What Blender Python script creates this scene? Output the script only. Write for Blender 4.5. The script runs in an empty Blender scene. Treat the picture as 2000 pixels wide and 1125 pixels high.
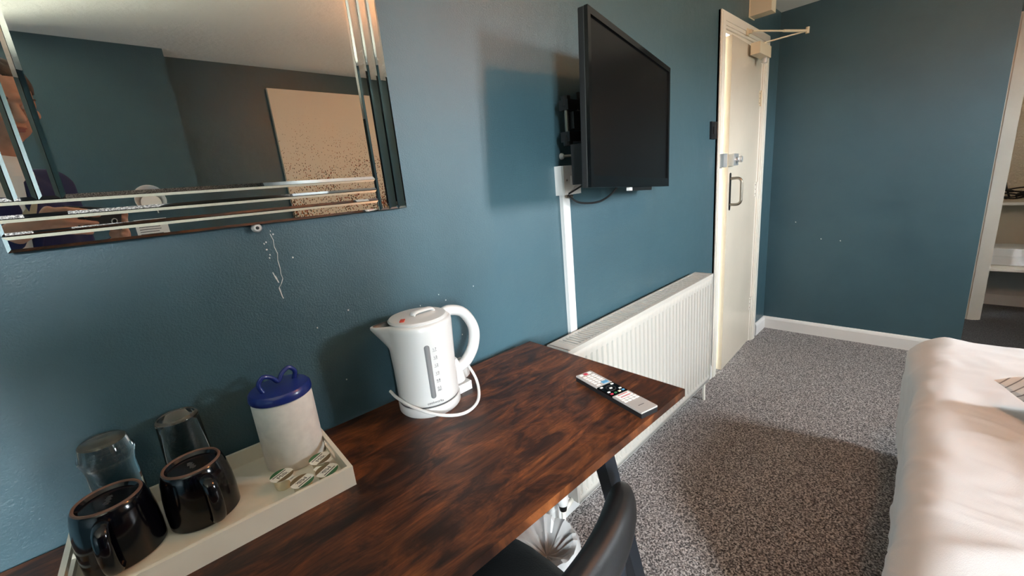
import bpy, bmesh, math, random
from mathutils import Vector, Matrix, noise
random.seed(7)
PI = math.pi
scene = bpy.context.scene
COL = scene.collection

# ------------------------------------------------------------------ camera
CAM = Vector((0.0, -0.925, 1.30))
YAW, PITCH, ROLL = 0.8264, 0.2447, -0.0961
_f = Vector((math.cos(YAW)*math.cos(PITCH), math.sin(YAW)*math.cos(PITCH), -math.sin(PITCH)))
_r0 = Vector((math.sin(YAW), -math.cos(YAW), 0)); _u0 = _r0.cross(_f)
CR = _r0*math.cos(ROLL) + _u0*math.sin(ROLL)
CU = -_r0*math.sin(ROLL) + _u0*math.cos(ROLL)
CF = _f
cd = bpy.data.cameras.new('camera'); cam = bpy.data.objects.new('camera', cd); COL.objects.link(cam)
cd.sensor_width = 36.0; cd.lens = 797/2000*36.0; cd.clip_start = 0.02; cd.clip_end = 50
cam.matrix_world = Matrix(((CR.x, CU.x, -CF.x, CAM.x), (CR.y, CU.y, -CF.y, CAM.y), (CR.z, CU.z, -CF.z, CAM.z), (0, 0, 0, 1)))
scene.camera = cam

# ------------------------------------------------------------------ world, daylight, exposure
w = bpy.data.worlds.new('sky'); scene.world = w; w.use_nodes = True
_nt = w.node_tree; _bg = _nt.nodes['Background']; _bg.inputs[1].default_value = 160.0
_tc = _nt.nodes.new('ShaderNodeTexCoord'); _sx = _nt.nodes.new('ShaderNodeSeparateXYZ'); _mr = _nt.nodes.new('ShaderNodeMapRange')
_mr.inputs[1].default_value = -0.04; _mr.inputs[2].default_value = 0.08; _mx = _nt.nodes.new('ShaderNodeMix'); _mx.data_type = 'RGBA'
_mx.inputs[6].default_value = (0.20, 0.20, 0.17, 1); _mx.inputs[7].default_value = (0.84, 0.93, 1.0, 1)     # ground, overcast sky
_nt.links.new(_tc.outputs['Generated'], _sx.inputs[0]); _nt.links.new(_sx.outputs['Z'], _mr.inputs[0]); _nt.links.new(_mr.outputs[0], _mx.inputs[0]); _nt.links.new(_mx.outputs[2], _bg.inputs[0])
def portal(name, loc, rot, sx, sy):     # sky daylight enters by the window across the room and a small added one
    l = bpy.data.lights.new(name, 'AREA'); l.shape = 'RECTANGLE'; l.size = sx; l.size_y = sy; l.cycles.is_portal = True
    o = bpy.data.objects.new(name, l); COL.objects.link(o); o.location = loc; o.rotation_euler = rot
portal('window_portal', (-0.79, -2.69, 1.50), (PI/2, 0, 0), 0.54, 1.16)
portal('fill_window_portal', (2.60, -2.69, 1.70), (PI/2, 0, 0), 0.40, 0.6)  # portal of the small added window, out of view
BULB_STRENGTH = 235.0
scene.view_settings.view_transform = 'Standard'; scene.view_settings.look = 'None'
scene.view_settings.gamma = 1.0; scene.view_settings.use_curve_mapping = False
scene.view_settings.exposure = 1.00

# ------------------------------------------------------------------ materials
def lin(c):
    return tuple(((v/255)/12.92 if v/255 <= 0.04045 else ((v/255+0.055)/1.055)**2.4) for v in c)
class NT:
    def __init__(s, name):
        s.m = bpy.data.materials.new(name); s.m.use_nodes = True
        s.t = s.m.node_tree; s.b = s.t.nodes['Principled BSDF']; s.out = s.t.nodes['Material Output']
    def n(s, typ, **kw):
        nd = s.t.nodes.new(typ)
        for k, v in kw.items():
            if k in nd.inputs: nd.inputs[k].default_value = v
            else: setattr(nd, k, v)
        return nd
    def l(s, a, b): s.t.links.new(a, b)
def ramp(N, stops, interp='LINEAR'):
    r = N.n('ShaderNodeValToRGB'); cr = r.color_ramp; cr.interpolation = interp
    while len(cr.elements) < len(stops): cr.elements.new(0.5)
    for e, (p, c) in zip(cr.elements, stops):
        e.position = p; e.color = (*lin(c), 1) if len(c) == 3 else c
    return r
def mat(name, rgb, rough=0.5, metal=0.0, spec=0.5, bump=0.0, bscale=200.0, var=0.0, vscale=8.0, emit=0.0, coat=0.0, trans=0.0, alpha=1.0):
    N = NT(name); b = N.b; c = lin(rgb)
    b.inputs['Base Color'].default_value = (*c, 1); b.inputs['Roughness'].default_value = rough
    b.inputs['Metallic'].default_value = metal; b.inputs['Specular IOR Level'].default_value = spec
    b.inputs['Coat Weight'].default_value = coat; b.inputs['Transmission Weight'].default_value = trans
    if emit:
        b.inputs['Emission Color'].default_value = (*c, 1); b.inputs['Emission Strength'].default_value = emit
    tc = N.n('ShaderNodeTexCoord')
    nz = N.n('ShaderNodeTexNoise', Scale=vscale, Detail=4.0); N.l(tc.outputs['Object'], nz.inputs['Vector'])
    if var:
        r = ramp(N, [(0.3, tuple(max(0, v*(1-var)) for v in rgb)), (0.7, tuple(min(255, v*(1+var)) for v in rgb))])
        N.l(nz.outputs['Fac'], r.inputs['Fac']); N.l(r.outputs['Color'], b.inputs['Base Color'])
    if bump:
        n2 = N.n('ShaderNodeTexNoise', Scale=bscale, Detail=3.0); N.l(tc.outputs['Object'], n2.inputs['Vector'])
        bp = N.n('ShaderNodeBump', Strength=bump, Distance=0.002); N.l(n2.outputs['Fac'], bp.inputs['Height'])
        N.l(bp.outputs['Normal'], b.inputs['Normal'])
    return N.m
def wall_paint():
    N = NT('teal_wall_paint'); b = N.b
    tc = N.n('ShaderNodeTexCoord')
    n1 = N.n('ShaderNodeTexNoise', Scale=2.2, Detail=5.0, Roughness=0.6); N.l(tc.outputs['Object'], n1.inputs['Vector'])
    r = ramp(N, [(0.3, (56, 82, 91)), (0.7, (62, 89, 97))]); N.l(n1.outputs['Fac'], r.inputs['Fac'])
    N.l(r.outputs['Color'], b.inputs['Base Color'])
    n2 = N.n('ShaderNodeTexNoise', Scale=260.0, Detail=4.0, Roughness=0.6); N.l(tc.outputs['Object'], n2.inputs['Vector'])
    n3 = N.n('ShaderNodeTexNoise', Scale=14.0, Detail=3.0); N.l(tc.outputs['Object'], n3.inputs['Vector'])
    ad = N.n('ShaderNodeMath', operation='MULTIPLY_ADD'); N.l(n3.outputs['Fac'], ad.inputs[0]); ad.inputs[1].default_value = 2.0
    N.l(n2.outputs['Fac'], ad.inputs[2])
    bp = N.n('ShaderNodeBump', Strength=0.55, Distance=0.0022); N.l(ad.outputs[0], bp.inputs['Height'])
    N.l(bp.outputs['Normal'], b.inputs['Normal'])
    rr = N.n('ShaderNodeMapRange'); N.l(n1.outputs['Fac'], rr.inputs[0]); rr.inputs[3].default_value = 0.27; rr.inputs[4].default_value = 0.38
    N.l(rr.outputs[0], b.inputs['Roughness']); b.inputs['Specular IOR Level'].default_value = 0.5
    return N.m
def wood_mat():
    N = NT('rustic_brown_board'); b = N.b
    tc = N.n('ShaderNodeTexCoord')
    mp = N.n('ShaderNodeMapping'); N.l(tc.outputs['Object'], mp.inputs['Vector']); mp.inputs['Scale'].default_value = (1.0, 2.7, 1.0)
    n1 = N.n('ShaderNodeTexNoise', Scale=8.0, Detail=11.0, Roughness=0.70, Distortion=1.0); N.l(mp.outputs[0], n1.inputs['Vector'])
    r = ramp(N, [(0.30, (26, 15, 11)), (0.43, (56, 30, 18)), (0.53, (92, 50, 26)), (0.64, (124, 70, 35)), (0.8, (150, 98, 58))])
    N.l(n1.outputs['Fac'], r.inputs['Fac'])
    mp2 = N.n('ShaderNodeMapping'); N.l(tc.outputs['Object'], mp2.inputs['Vector']); mp2.inputs['Scale'].default_value = (6.0, 160.0, 1.0)
    n2 = N.n('ShaderNodeTexNoise', Scale=1.6, Detail=5.0, Roughness=0.6, Distortion=0.3); N.l(mp2.outputs[0], n2.inputs['Vector'])
    mr = N.n('ShaderNodeMapRange'); N.l(n2.outputs['Fac'], mr.inputs[0]); mr.inputs[1].default_value = 0.3; mr.inputs[2].default_value = 0.7
    mr.inputs[3].default_value = 0.50; mr.inputs[4].default_value = 1.2
    mp3 = N.n('ShaderNodeMapping'); N.l(tc.outputs['Object'], mp3.inputs['Vector']); mp3.inputs['Scale'].default_value = (5.0, 11.0, 1.0)
    n3 = N.n('ShaderNodeTexNoise', Scale=1.5, Detail=4.0, Roughness=0.55, Distortion=0.9); N.l(mp3.outputs[0], n3.inputs['Vector'])
    mr3 = N.n('ShaderNodeMapRange'); N.l(n3.outputs['Fac'], mr3.inputs[0]); mr3.inputs[1].default_value = 0.36; mr3.inputs[2].default_value = 0.5
    mr3.inputs[3].default_value = 0.62; mr3.inputs[4].default_value = 1.0
    mm = N.n('ShaderNodeMath', operation='MULTIPLY'); N.l(mr.outputs[0], mm.inputs[0]); N.l(mr3.outputs[0], mm.inputs[1])
    mx = N.n('ShaderNodeVectorMath', operation='SCALE'); N.l(r.outputs['Color'], mx.inputs[0]); N.l(mm.outputs[0], mx.inputs['Scale'])
    N.l(mx.outputs[0], b.inputs['Base Color'])
    bp = N.n('ShaderNodeBump', Strength=0.12, Distance=0.001); N.l(n2.outputs['Fac'], bp.inputs['Height']); N.l(bp.outputs['Normal'], b.inputs['Normal'])
    b.inputs['Roughness'].default_value = 0.42; b.inputs['Specular IOR Level'].default_value = 0.4
    return N.m
def carpet_mat(name, lo, mid, hi):
    N = NT(name); b = N.b
    tc = N.n('ShaderNodeTexCoord')
    v = N.n('ShaderNodeTexVoronoi', Scale=230.0); N.l(tc.outputs['Object'], v.inputs['Vector'])
    sc = N.n('ShaderNodeSeparateColor'); N.l(v.outputs['Color'], sc.inputs[0])
    n2 = N.n('ShaderNodeTexNoise', Scale=130.0, Detail=3.0); N.l(tc.outputs['Object'], n2.inputs['Vector'])
    mx = N.n('ShaderNodeMath', operation='MULTIPLY_ADD'); N.l(sc.outputs[0], mx.inputs[0]); mx.inputs[1].default_value = 0.45
    N.l(n2.outputs['Fac'], mx.inputs[2])
    r = ramp(N, [(0.50, lo), (0.72, mid), (0.95, hi)]); N.l(mx.outputs[0], r.inputs['Fac'])
    N.l(r.outputs['Color'], b.inputs['Base Color'])
    bp = N.n('ShaderNodeBump', Strength=0.9, Distance=0.006); N.l(mx.outputs[0], bp.inputs['Height']); N.l(bp.outputs['Normal'], b.inputs['Normal'])
    b.inputs['Roughness'].default_value = 0.95; b.inputs['Specular IOR Level'].default_value = 0.1
    b.inputs['Sheen Weight'].default_value = 0.2
    return N.m
def canvas_mat():
    N = NT('speckled_canvas'); b = N.b
    tc = N.n('ShaderNodeTexCoord'); sp = N.n('ShaderNodeSeparateXYZ'); N.l(tc.outputs['Object'], sp.inputs[0])
    # object z runs from 0 (bottom) to 0.92 (top): leaf specks thin out upwards
    vo = N.n('ShaderNodeTexVoronoi', Scale=75.0); mpv = N.n('ShaderNodeMapping'); N.l(tc.outputs['Object'], mpv.inputs['Vector'])
    mpv.inputs['Scale'].default_value = (1.2, 1.0, 0.75); N.l(mpv.outputs[0], vo.inputs['Vector'])
    nz = N.n('ShaderNodeTexNoise', Scale=6.0, Detail=3.0); N.l(tc.outputs['Object'], nz.inputs['Vector'])
    mr = N.n('ShaderNodeMapRange'); N.l(sp.outputs['Z'], mr.inputs[0]); mr.inputs[1].default_value = 0.12; mr.inputs[2].default_value = 0.82
    mr.inputs[3].default_value = 0.86; mr.inputs[4].default_value = 0.10
    ad = N.n('ShaderNodeMath', operation='MULTIPLY'); N.l(mr.outputs[0], ad.inputs[0]); N.l(nz.outputs['Fac'], ad.inputs[1])
    lt = N.n('ShaderNodeMath', operation='LESS_THAN'); N.l(vo.outputs['Distance'], lt.inputs[0]); N.l(ad.outputs[0], lt.inputs[1])
    r = ramp(N, [(0.0, (92, 60, 40)), (0.35, (78, 80, 66)), (0.6, (158, 100, 58)), (0.85, (130, 54, 40))], 'CONSTANT')
    sc = N.n('ShaderNodeSeparateColor'); N.l(vo.outputs['Color'], sc.inputs[0]); N.l(sc.outputs[0], r.inputs['Fac'])
    mx = N.n('ShaderNodeMix', data_type='RGBA'); N.l(lt.outputs[0], mx.inputs[0])
    mx.inputs[6].default_value = (*lin((220, 212, 194)), 1); N.l(r.outputs['Color'], mx.inputs[7])
    N.l(mx.outputs[2], b.inputs['Base Color']); b.inputs['Roughness'].default_value = 0.8
    return N.m
def wallpaper_mat():
    N = NT('embossed_cream_wallpaper'); b = N.b
    tc = N.n('ShaderNodeTexCoord'); v = N.n('ShaderNodeTexNoise', Scale=45.0, Detail=4.0, Roughness=0.7); N.l(tc.outputs['Object'], v.inputs['Vector'])
    b.inputs['Base Color'].default_value = (*lin((214, 202, 180)), 1)
    bp = N.n('ShaderNodeBump', Strength=1.0, Distance=0.02); N.l(v.outputs['Fac'], bp.inputs['Height']); N.l(bp.outputs['Normal'], b.inputs['Normal'])
    b.inputs['Roughness'].default_value = 0.6
    return N.m
def ceil_mat():
    N = NT('textured_white_ceiling'); b = N.b
    tc = N.n('ShaderNodeTexCoord'); v = N.n('ShaderNodeTexNoise', Scale=20.0, Detail=6.0, Roughness=0.7); N.l(tc.outputs['Object'], v.inputs['Vector'])
    b.inputs['Base Color'].default_value = (*lin((240, 237, 228)), 1)
    bp = N.n('ShaderNodeBump', Strength=0.5, Distance=0.012); N.l(v.outputs['Fac'], bp.inputs['Height']); N.l(bp.outputs['Normal'], b.inputs['Normal'])
    b.inputs['Roughness'].default_value = 0.85
    return N.m
def pane_mat():
    N = NT('clear_window_glass'); tr = N.n('ShaderNodeBsdfTransparent'); gl = N.n('ShaderNodeBsdfGlossy', Roughness=0.02)
    mx = N.n('ShaderNodeMixShader'); mx.inputs[0].default_value = 0.08; N.l(tr.outputs[0], mx.inputs[1]); N.l(gl.outputs[0], mx.inputs[2])
    N.l(mx.outputs[0], N.out.inputs[0]); return N.m
def stripe_mat():
    N = NT('grey_striped_cotton'); b = N.b
    tc = N.n('ShaderNodeTexCoord'); wv = N.n('ShaderNodeTexWave', Scale=26.0, Distortion=0.6); wv.bands_direction = 'DIAGONAL'
    N.l(tc.outputs['Object'], wv.inputs['Vector'])
    r = ramp(N, [(0.0, (120, 118, 118)), (0.12, (236, 233, 230)), (1.0, (240, 238, 236))]); N.l(wv.outputs['Fac'], r.inputs['Fac'])
    N.l(r.outputs['Color'], b.inputs['Base Color']); b.inputs['Roughness'].default_value = 0.9; return N.m
M = dict(
    wall=wall_paint(), wood=wood_mat(), ceiling=ceil_mat(), canvas=canvas_mat(), wallpaper=wallpaper_mat(), pane=pane_mat(), stripe=stripe_mat(),
    carpet=carpet_mat('grey_fleck_carpet', (50, 46, 45), (116, 109, 106), (184, 176, 171)),
    carpet2=carpet_mat('charcoal_carpet', (38, 37, 38), (58, 56, 57), (84, 82, 82)),
    gloss_white=mat('white_gloss_paint', (225, 220, 208), 0.3, bump=0.25, bscale=22, var=0.02, vscale=5),
    door=mat('cream_door_paint', (206, 196, 178), 0.24, bump=0.10, bscale=60, var=0.02, vscale=3),
    skirt=mat('white_skirting_paint', (226, 224, 220), 0.4, bump=0.3, bscale=30),
    rad=mat('white_radiator_enamel', (188, 184, 175), 0.3),
    plastic=mat('white_plastic', (212, 210, 206), 0.28, coat=0.15),
    plastic_cream=mat('cream_plastic', (214, 200, 172), 0.4),
    plastic_blk=mat('black_plastic', (14, 14, 15), 0.32),
    plastic_matt=mat('matt_black_plastic', (20, 20, 21), 0.5),
    chair_black=mat('black_moulded_plastic', (20, 20, 21), 0.42, bump=0.15, bscale=900),
    leather=mat('black_seat', (14, 14, 14), 0.5, bump=0.3, bscale=300),
    tvglass=mat('dark_screen', (9, 8, 8), 0.22, spec=0.22),
    tvbez=mat('gloss_black_bezel', (5, 5, 6), 0.14),
    steel=mat('brushed_steel', (150, 142, 130), 0.3, metal=1.0),
    chrome=mat('bright_chrome', (222, 222, 220), 0.3, metal=0.75),
    mirror=mat('silvered_mirror', (226, 230, 226), 0.008, metal=1.0),
    tray=mat('white_lacquer', (234, 227, 210), 0.3, var=0.02),
    glaze=mat('navy_black_glaze', (5, 5, 10), 0.13),
    clay=mat('bare_clay', (104, 76, 62), 0.75, bump=0.3, bscale=200),
    can=mat('speckled_white_ceramic', (226, 222, 214), 0.55, bump=0.12, bscale=120, var=0.03, vscale=60),
    blue=mat('cobalt_blue_glaze', (26, 44, 120), 0.28, coat=0.3, var=0.06),
    grey_ink=mat('grey_window', (128, 128, 128), 0.3), ink=mat('dark_ink', (70, 70, 72), 0.6), black_ink=mat('black_ink', (20, 20, 20), 0.6),
    red=mat('red_mark', (205, 70, 45), 0.5), pink=mat('red_button', (190, 52, 72), 0.5), green=mat('green_print', (50, 104, 62), 0.5),
    olive=mat('brown_print', (104, 88, 56), 0.5), blueb=mat('blue_button', (90, 150, 185), 0.5),
    rem=mat('silver_grey_plastic', (178, 172, 166), 0.42), remdark=mat('dark_grey_silver', (164, 158, 152), 0.42), button=mat('white_button', (232, 228, 222), 0.5),
    milk=mat('milk_pot_plastic', (226, 214, 184), 0.35), foil=mat('printed_foil_lid', (226, 226, 214), 0.45),
    bag=mat('grey_bin_liner', (170, 170, 168), 0.4, bump=0.6, bscale=30), black_metal=mat('black_powder_coat', (20, 24, 30), 0.45),
    linen=mat('white_linen', (208, 207, 206), 0.85, bump=0.3, bscale=700), base=mat('grey_divan_cloth', (96, 92, 90), 0.9), matt=mat('mattress_ticking', (226, 222, 214), 0.9),
    cable=mat('black_rubber', (12, 12, 12), 0.45), bulb=mat('warm_bulb', (255, 164, 98), 0.4, emit=BULB_STRENGTH),
    fill_globe=mat('cupboard_fill_glow', (255, 226, 190), 0.4, emit=22.0),  # glow of the light added in the cupboard
    skin=mat('skin', (190, 134, 108), 0.5, var=0.06, vscale=30), hair=mat('brown_hair', (62, 42, 30), 0.6, bump=0.8, bscale=120), navy=mat('navy_cloth', (26, 32, 78), 0.85, bump=0.3, bscale=300),
    shirt=mat('white_cotton', (232, 230, 228), 0.85), trousers=mat('charcoal_cloth', (40, 40, 46), 0.9), strap=mat('beige_webbing', (170, 156, 132), 0.8), shoe=mat('black_shoe_leather', (18, 16, 16), 0.35),
    eye=mat('eye_white', (230, 226, 220), 0.2), iris=mat('dark_iris', (50, 36, 28), 0.2), lip=mat('lip', (166, 96, 84), 0.5),
    paper=mat('white_paper', (232, 232, 228), 0.8), chip=mat('bare_plaster', (205, 206, 202), 0.8), dark=mat('dark_void', (10, 10, 10), 0.9),
    panel=mat('pale_grey_panel', (196, 196, 194), 0.5, bump=0.2, bscale=20), beige=mat('beige_panel', (188, 178, 158), 0.6, bump=0.2, bscale=20), bedding=mat('quilted_white', (220, 220, 218), 0.9, bump=1.0, bscale=40),
)
def glass_mat():
    N = NT('drinking_glass'); b = N.b; b.inputs['Base Color'].default_value = (0.97, 0.99, 0.98, 1)
    b.inputs['Transmission Weight'].default_value = 1.0; b.inputs['Roughness'].default_value = 0.0; b.inputs['IOR'].default_value = 1.40
    return N.m
M['glass'] = glass_mat()

# ------------------------------------------------------------------ geometry helpers
def setp(o, label=None, cat=None, group=None, kind=None):
    if label: o['label'] = label
    if cat: o['category'] = cat
    if group: o['group'] = group
    if kind: o['kind'] = kind
    return o
def link(o, parent=None):
    COL.objects.link(o)
    if parent is not None: o.parent = parent
    return o
def obj(name, bm, m, parent=None, smooth=False, bevel=0.0, seg=2, auto=40):
    if bevel:
        es = [e for e in bm.edges if len(e.link_faces) == 2 and e.calc_face_angle(0) > 0.6]
        if es: bmesh.ops.bevel(bm, geom=es, offset=bevel, segments=seg, profile=0.6, affect='EDGES', clamp_overlap=True)
    bm.normal_update()
    me = bpy.data.meshes.new(name); bm.to_mesh(me); bm.free()
    for mm in (m if isinstance(m, (list, tuple)) else [m]): me.materials.append(M[mm])
    if smooth:
        me.polygons.foreach_set('use_smooth', [True]*len(me.polygons))
        ca = math.radians(auto)
        b2 = bmesh.new(); b2.from_mesh(me)
        for e in b2.edges:
            if len(e.link_faces) == 2 and e.calc_face_angle(0) > ca: e.smooth = False
        b2.to_mesh(me); b2.free()
    me.update()
    return link(bpy.data.objects.new(name, me), parent)
def root(name, loc, label, cat, group=None, rot=(0, 0, 0)):
    o = bpy.data.objects.new(name, None); o.empty_display_size = 0.05
    o.location = loc; o.rotation_euler = rot
    link(o); return setp(o, label, cat, group)
def box(bm, x0, x1, y0, y1, z0, z1, mi=0):
    vs = [bm.verts.new(p) for p in ((x0,y0,z0),(x1,y0,z0),(x1,y1,z0),(x0,y1,z0),(x0,y0,z1),(x1,y0,z1),(x1,y1,z1),(x0,y1,z1))]
    for f in ((0,3,2,1),(4,5,6,7),(0,1,5,4),(1,2,6,5),(2,3,7,6),(3,0,4,7)):
        bm.faces.new([vs[i] for i in f]).material_index = mi
    return vs
def B(*a):
    bm = bmesh.new(); box(bm, *a); return bm
def lathe(bm, prof, n=48, cx=0, cy=0, close=False, mi=None):
    """prof: (r, z) list; r==0 makes a pole."""
    rings = []
    for (r, z) in prof:
        if r < 1e-6: rings.append([bm.verts.new((cx, cy, z))])
        else: rings.append([bm.verts.new((cx+r*math.cos(2*PI*i/n), cy+r*math.sin(2*PI*i/n), z)) for i in range(n)])
    pairs = list(zip(rings, rings[1:]))
    if close: pairs.append((rings[-1], rings[0]))
    for k, (a, b) in enumerate(pairs):
        for i in range(n):
            j = (i+1) % n
            if len(a) == 1 and len(b) == 1: continue
            if len(a) == 1: f = bm.faces.new((a[0], b[j], b[i]))
            elif len(b) == 1: f = bm.faces.new((a[i], a[j], b[0]))
            else: f = bm.faces.new((a[i], a[j], b[j], b[i]))
            if mi: f.material_index = mi(k)
    bmesh.ops.recalc_face_normals(bm, faces=bm.faces)
def frames(pts):
    T = []
    for i in range(len(pts)):
        a = pts[max(0, i-1)]; b = pts[min(len(pts)-1, i+1)]; T.append((b-a).normalized())
    up = Vector((0, 0, 1)) if abs(T[0].z) < 0.9 else Vector((1, 0, 0))
    nrm = (up - T[0]*up.dot(T[0])).normalized(); out = []
    for t in T:
        nrm = (nrm - t*nrm.dot(t))
        nrm = nrm.normalized() if nrm.length > 1e-6 else t.orthogonal().normalized()
        out.append((t, nrm, t.cross(nrm)))
    return out
def tube(bm, pts, r, n=10, sx=1.0, sy=1.0, caps=True):
    pts = [Vector(p) for p in pts]; fr = frames(pts); rings = []
    rs = r if isinstance(r, (list, tuple)) else [r]*len(pts)
    for p, (t, a, b), rr in zip(pts, fr, rs):
        rings.append([bm.verts.new(p + a*(rr*sx*math.cos(2*PI*i/n)) + b*(rr*sy*math.sin(2*PI*i/n))) for i in range(n)])
    for a, b in zip(rings, rings[1:]):
        for i in range(n):
            j = (i+1) % n; bm.faces.new((a[i], a[j], b[j], b[i]))
    if caps:
        bm.faces.new(list(reversed(rings[0]))); bm.faces.new(rings[-1])
    bmesh.ops.recalc_face_normals(bm, faces=bm.faces)
def catmull(P, k=8):
    P = [Vector(p) for p in P]; Q = [P[0]*2-P[1]] + P + [P[-1]*2-P[-2]]; out = []
    for i in range(1, len(Q)-2):
        a, b, c, d = Q[i-1:i+3]
        for s in range(k):
            t = s/k
            out.append(0.5*((2*b)+(c-a)*t+(2*a-5*b+4*c-d)*t*t+(3*b-3*c+d-a)*t**3))
    out.append(P[-1]); return out
def bar(bm, p0, p1, w, h=None, up=(0, 0, 1)):
    """square-section bar between two points"""
    p0, p1 = Vector(p0), Vector(p1); t = (p1-p0).normalized(); u = Vector(up)
    if abs(t.dot(u)) > 0.98: u = Vector((1, 0, 0))
    s = t.cross(u).normalized(); v = s.cross(t); h = h or w
    vs = []
    for p in (p0, p1):
        for a, b in ((-1,-1),(1,-1),(1,1),(-1,1)): vs.append(bm.verts.new(p + s*(a*w/2) + v*(b*h/2)))
    for f in ((0,1,2,3),(7,6,5,4),(0,4,5,1),(1,5,6,2),(2,6,7,3),(3,7,4,0)): bm.faces.new([vs[i] for i in f])
    bmesh.ops.recalc_face_normals(bm, faces=bm.faces)
def prism(bm, outline, y0, y1):
    """outline in x,z ; extruded along y"""
    a = [bm.verts.new((x, y0, z)) for x, z in outline]; b = [bm.verts.new((x, y1, z)) for x, z in outline]
    bm.faces.new(a); bm.faces.new(list(reversed(b)))
    for i in range(len(a)):
        j = (i+1) % len(a); bm.faces.new((a[i], b[i], b[j], a[j]))
    bmesh.ops.recalc_face_normals(bm, faces=bm.faces)
def capsule(bm, p0, p1, r0, r1, n=14, k=5):
    p0, p1 = Vector(p0), Vector(p1); d = (p1-p0); L = d.length
    t = d.normalized() if L > 1e-6 else Vector((0, 0, 1)); pts = []; rs = []
    for i in range(k+1):
        a = PI/2*(1-i/k); pts.append(p0 - t*(r0*math.sin(a))); rs.append(max(1e-4, r0*math.cos(a)))
    for i in range(k+1):
        a = PI/2*i/k; pts.append(p1 + t*(r1*math.sin(a))); rs.append(max(1e-4, r1*math.cos(a)))
    tube(bm, pts, rs, n)
def ellipsoid(bm, c, r, rot=None, n=20):
    mt = Matrix.Translation(Vector(c)) @ (rot.to_4x4() if rot is not None else Matrix.Identity(4)) @ Matrix.Diagonal((*r, 1))
    bmesh.ops.create_uvsphere(bm, u_segments=n, v_segments=n//2+2, radius=1.0, matrix=mt)
def remeshed(name, bm, m, parent, voxel=0.005, smooth=6, fac=0.5):
    me = bpy.data.meshes.new(name+'_src'); bm.to_mesh(me); bm.free()
    o = bpy.data.objects.new(name+'_src', me); COL.objects.link(o)
    md = o.modifiers.new('r', 'REMESH'); md.mode = 'VOXEL'; md.voxel_size = voxel; md.use_smooth_shade = True
    if smooth:
        ms = o.modifiers.new('s', 'SMOOTH'); ms.factor = fac; ms.iterations = smooth
    dg = bpy.context.evaluated_depsgraph_get(); me2 = bpy.data.meshes.new_from_object(o.evaluated_get(dg)); me2.name = name
    bpy.data.objects.remove(o); bpy.data.meshes.remove(me)
    me2.materials.clear(); me2.materials.append(M[m])
    me2.polygons.foreach_set('use_smooth', [True]*len(me2.polygons))
    return link(bpy.data.objects.new(name, me2), parent)
def text(name, s, size, m, parent, matrix, depth=0.0003, space=1.0):
    cu = bpy.data.curves.new(name, 'FONT'); cu.body = s; cu.size = size; cu.extrude = depth; cu.align_x = 'CENTER'; cu.align_y = 'CENTER'
    cu.space_character = space; cu.resolution_u = 3
    o = bpy.data.objects.new(name+'_src', cu); COL.objects.link(o)
    dg = bpy.context.evaluated_depsgraph_get(); me = bpy.data.meshes.new_from_object(o.evaluated_get(dg)); me.name = name
    bpy.data.objects.remove(o)
    me.materials.clear(); me.materials.append(M[m])
    t = link(bpy.data.objects.new(name, me), parent); t.matrix_local = matrix
    return t
def basis(ex, ey, ez, o):
    ex, ey, ez, o = map(Vector, (ex, ey, ez, o))
    return Matrix(((ex.x, ey.x, ez.x, o.x), (ex.y, ey.y, ez.y, o.y), (ex.z, ey.z, ez.z, o.z), (0, 0, 0, 1)))
def struct(name, bm, m, parent=None, **k):
    o = obj(name, bm, m, parent, **k)
    if parent is None: o['kind'] = 'structure'
    return o

# ------------------------------------------------------------------ room shell
XN, XB, XH, YO, ZC, T = -1.90, 3.58, 4.475, -2.55, 2.268, 0.12
YE = -1.08                       # the right-hand end of the far wall
DX0, DX1, DZT = 2.55, 3.24, 2.01  # doorway
struct('floor', B(XN, XB+0.12, YO, 0.45, -0.08, 0.0), 'carpet')
struct('floor_passage', B(XB+0.12, 5.10, YO, 0.0, -0.08, 0.0), 'carpet2')
struct('ceiling', B(XN-T, 5.10, YO-T, 0.45, ZC, ZC+0.08), 'ceiling')
bm = bmesh.new()
box(bm, XN, DX0, 0, T, 0, ZC); box(bm, DX1, XB, 0, T, 0, ZC); box(bm, DX0, DX1, 0, T, DZT, ZC)
wall_left = struct('wall_left', bm, 'wall')
struct('wall_landing', B(DX0-0.3, DX1+0.3, 0.38, 0.44, 0, ZC), 'panel')
bm = bmesh.new(); box(bm, XB, XB+0.10, YE, T, 0, ZC); box(bm, XB+0.10, XH, YE, YE+0.10, 0, ZC)
wall_far = struct('wall_far', bm, 'wall')
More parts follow.
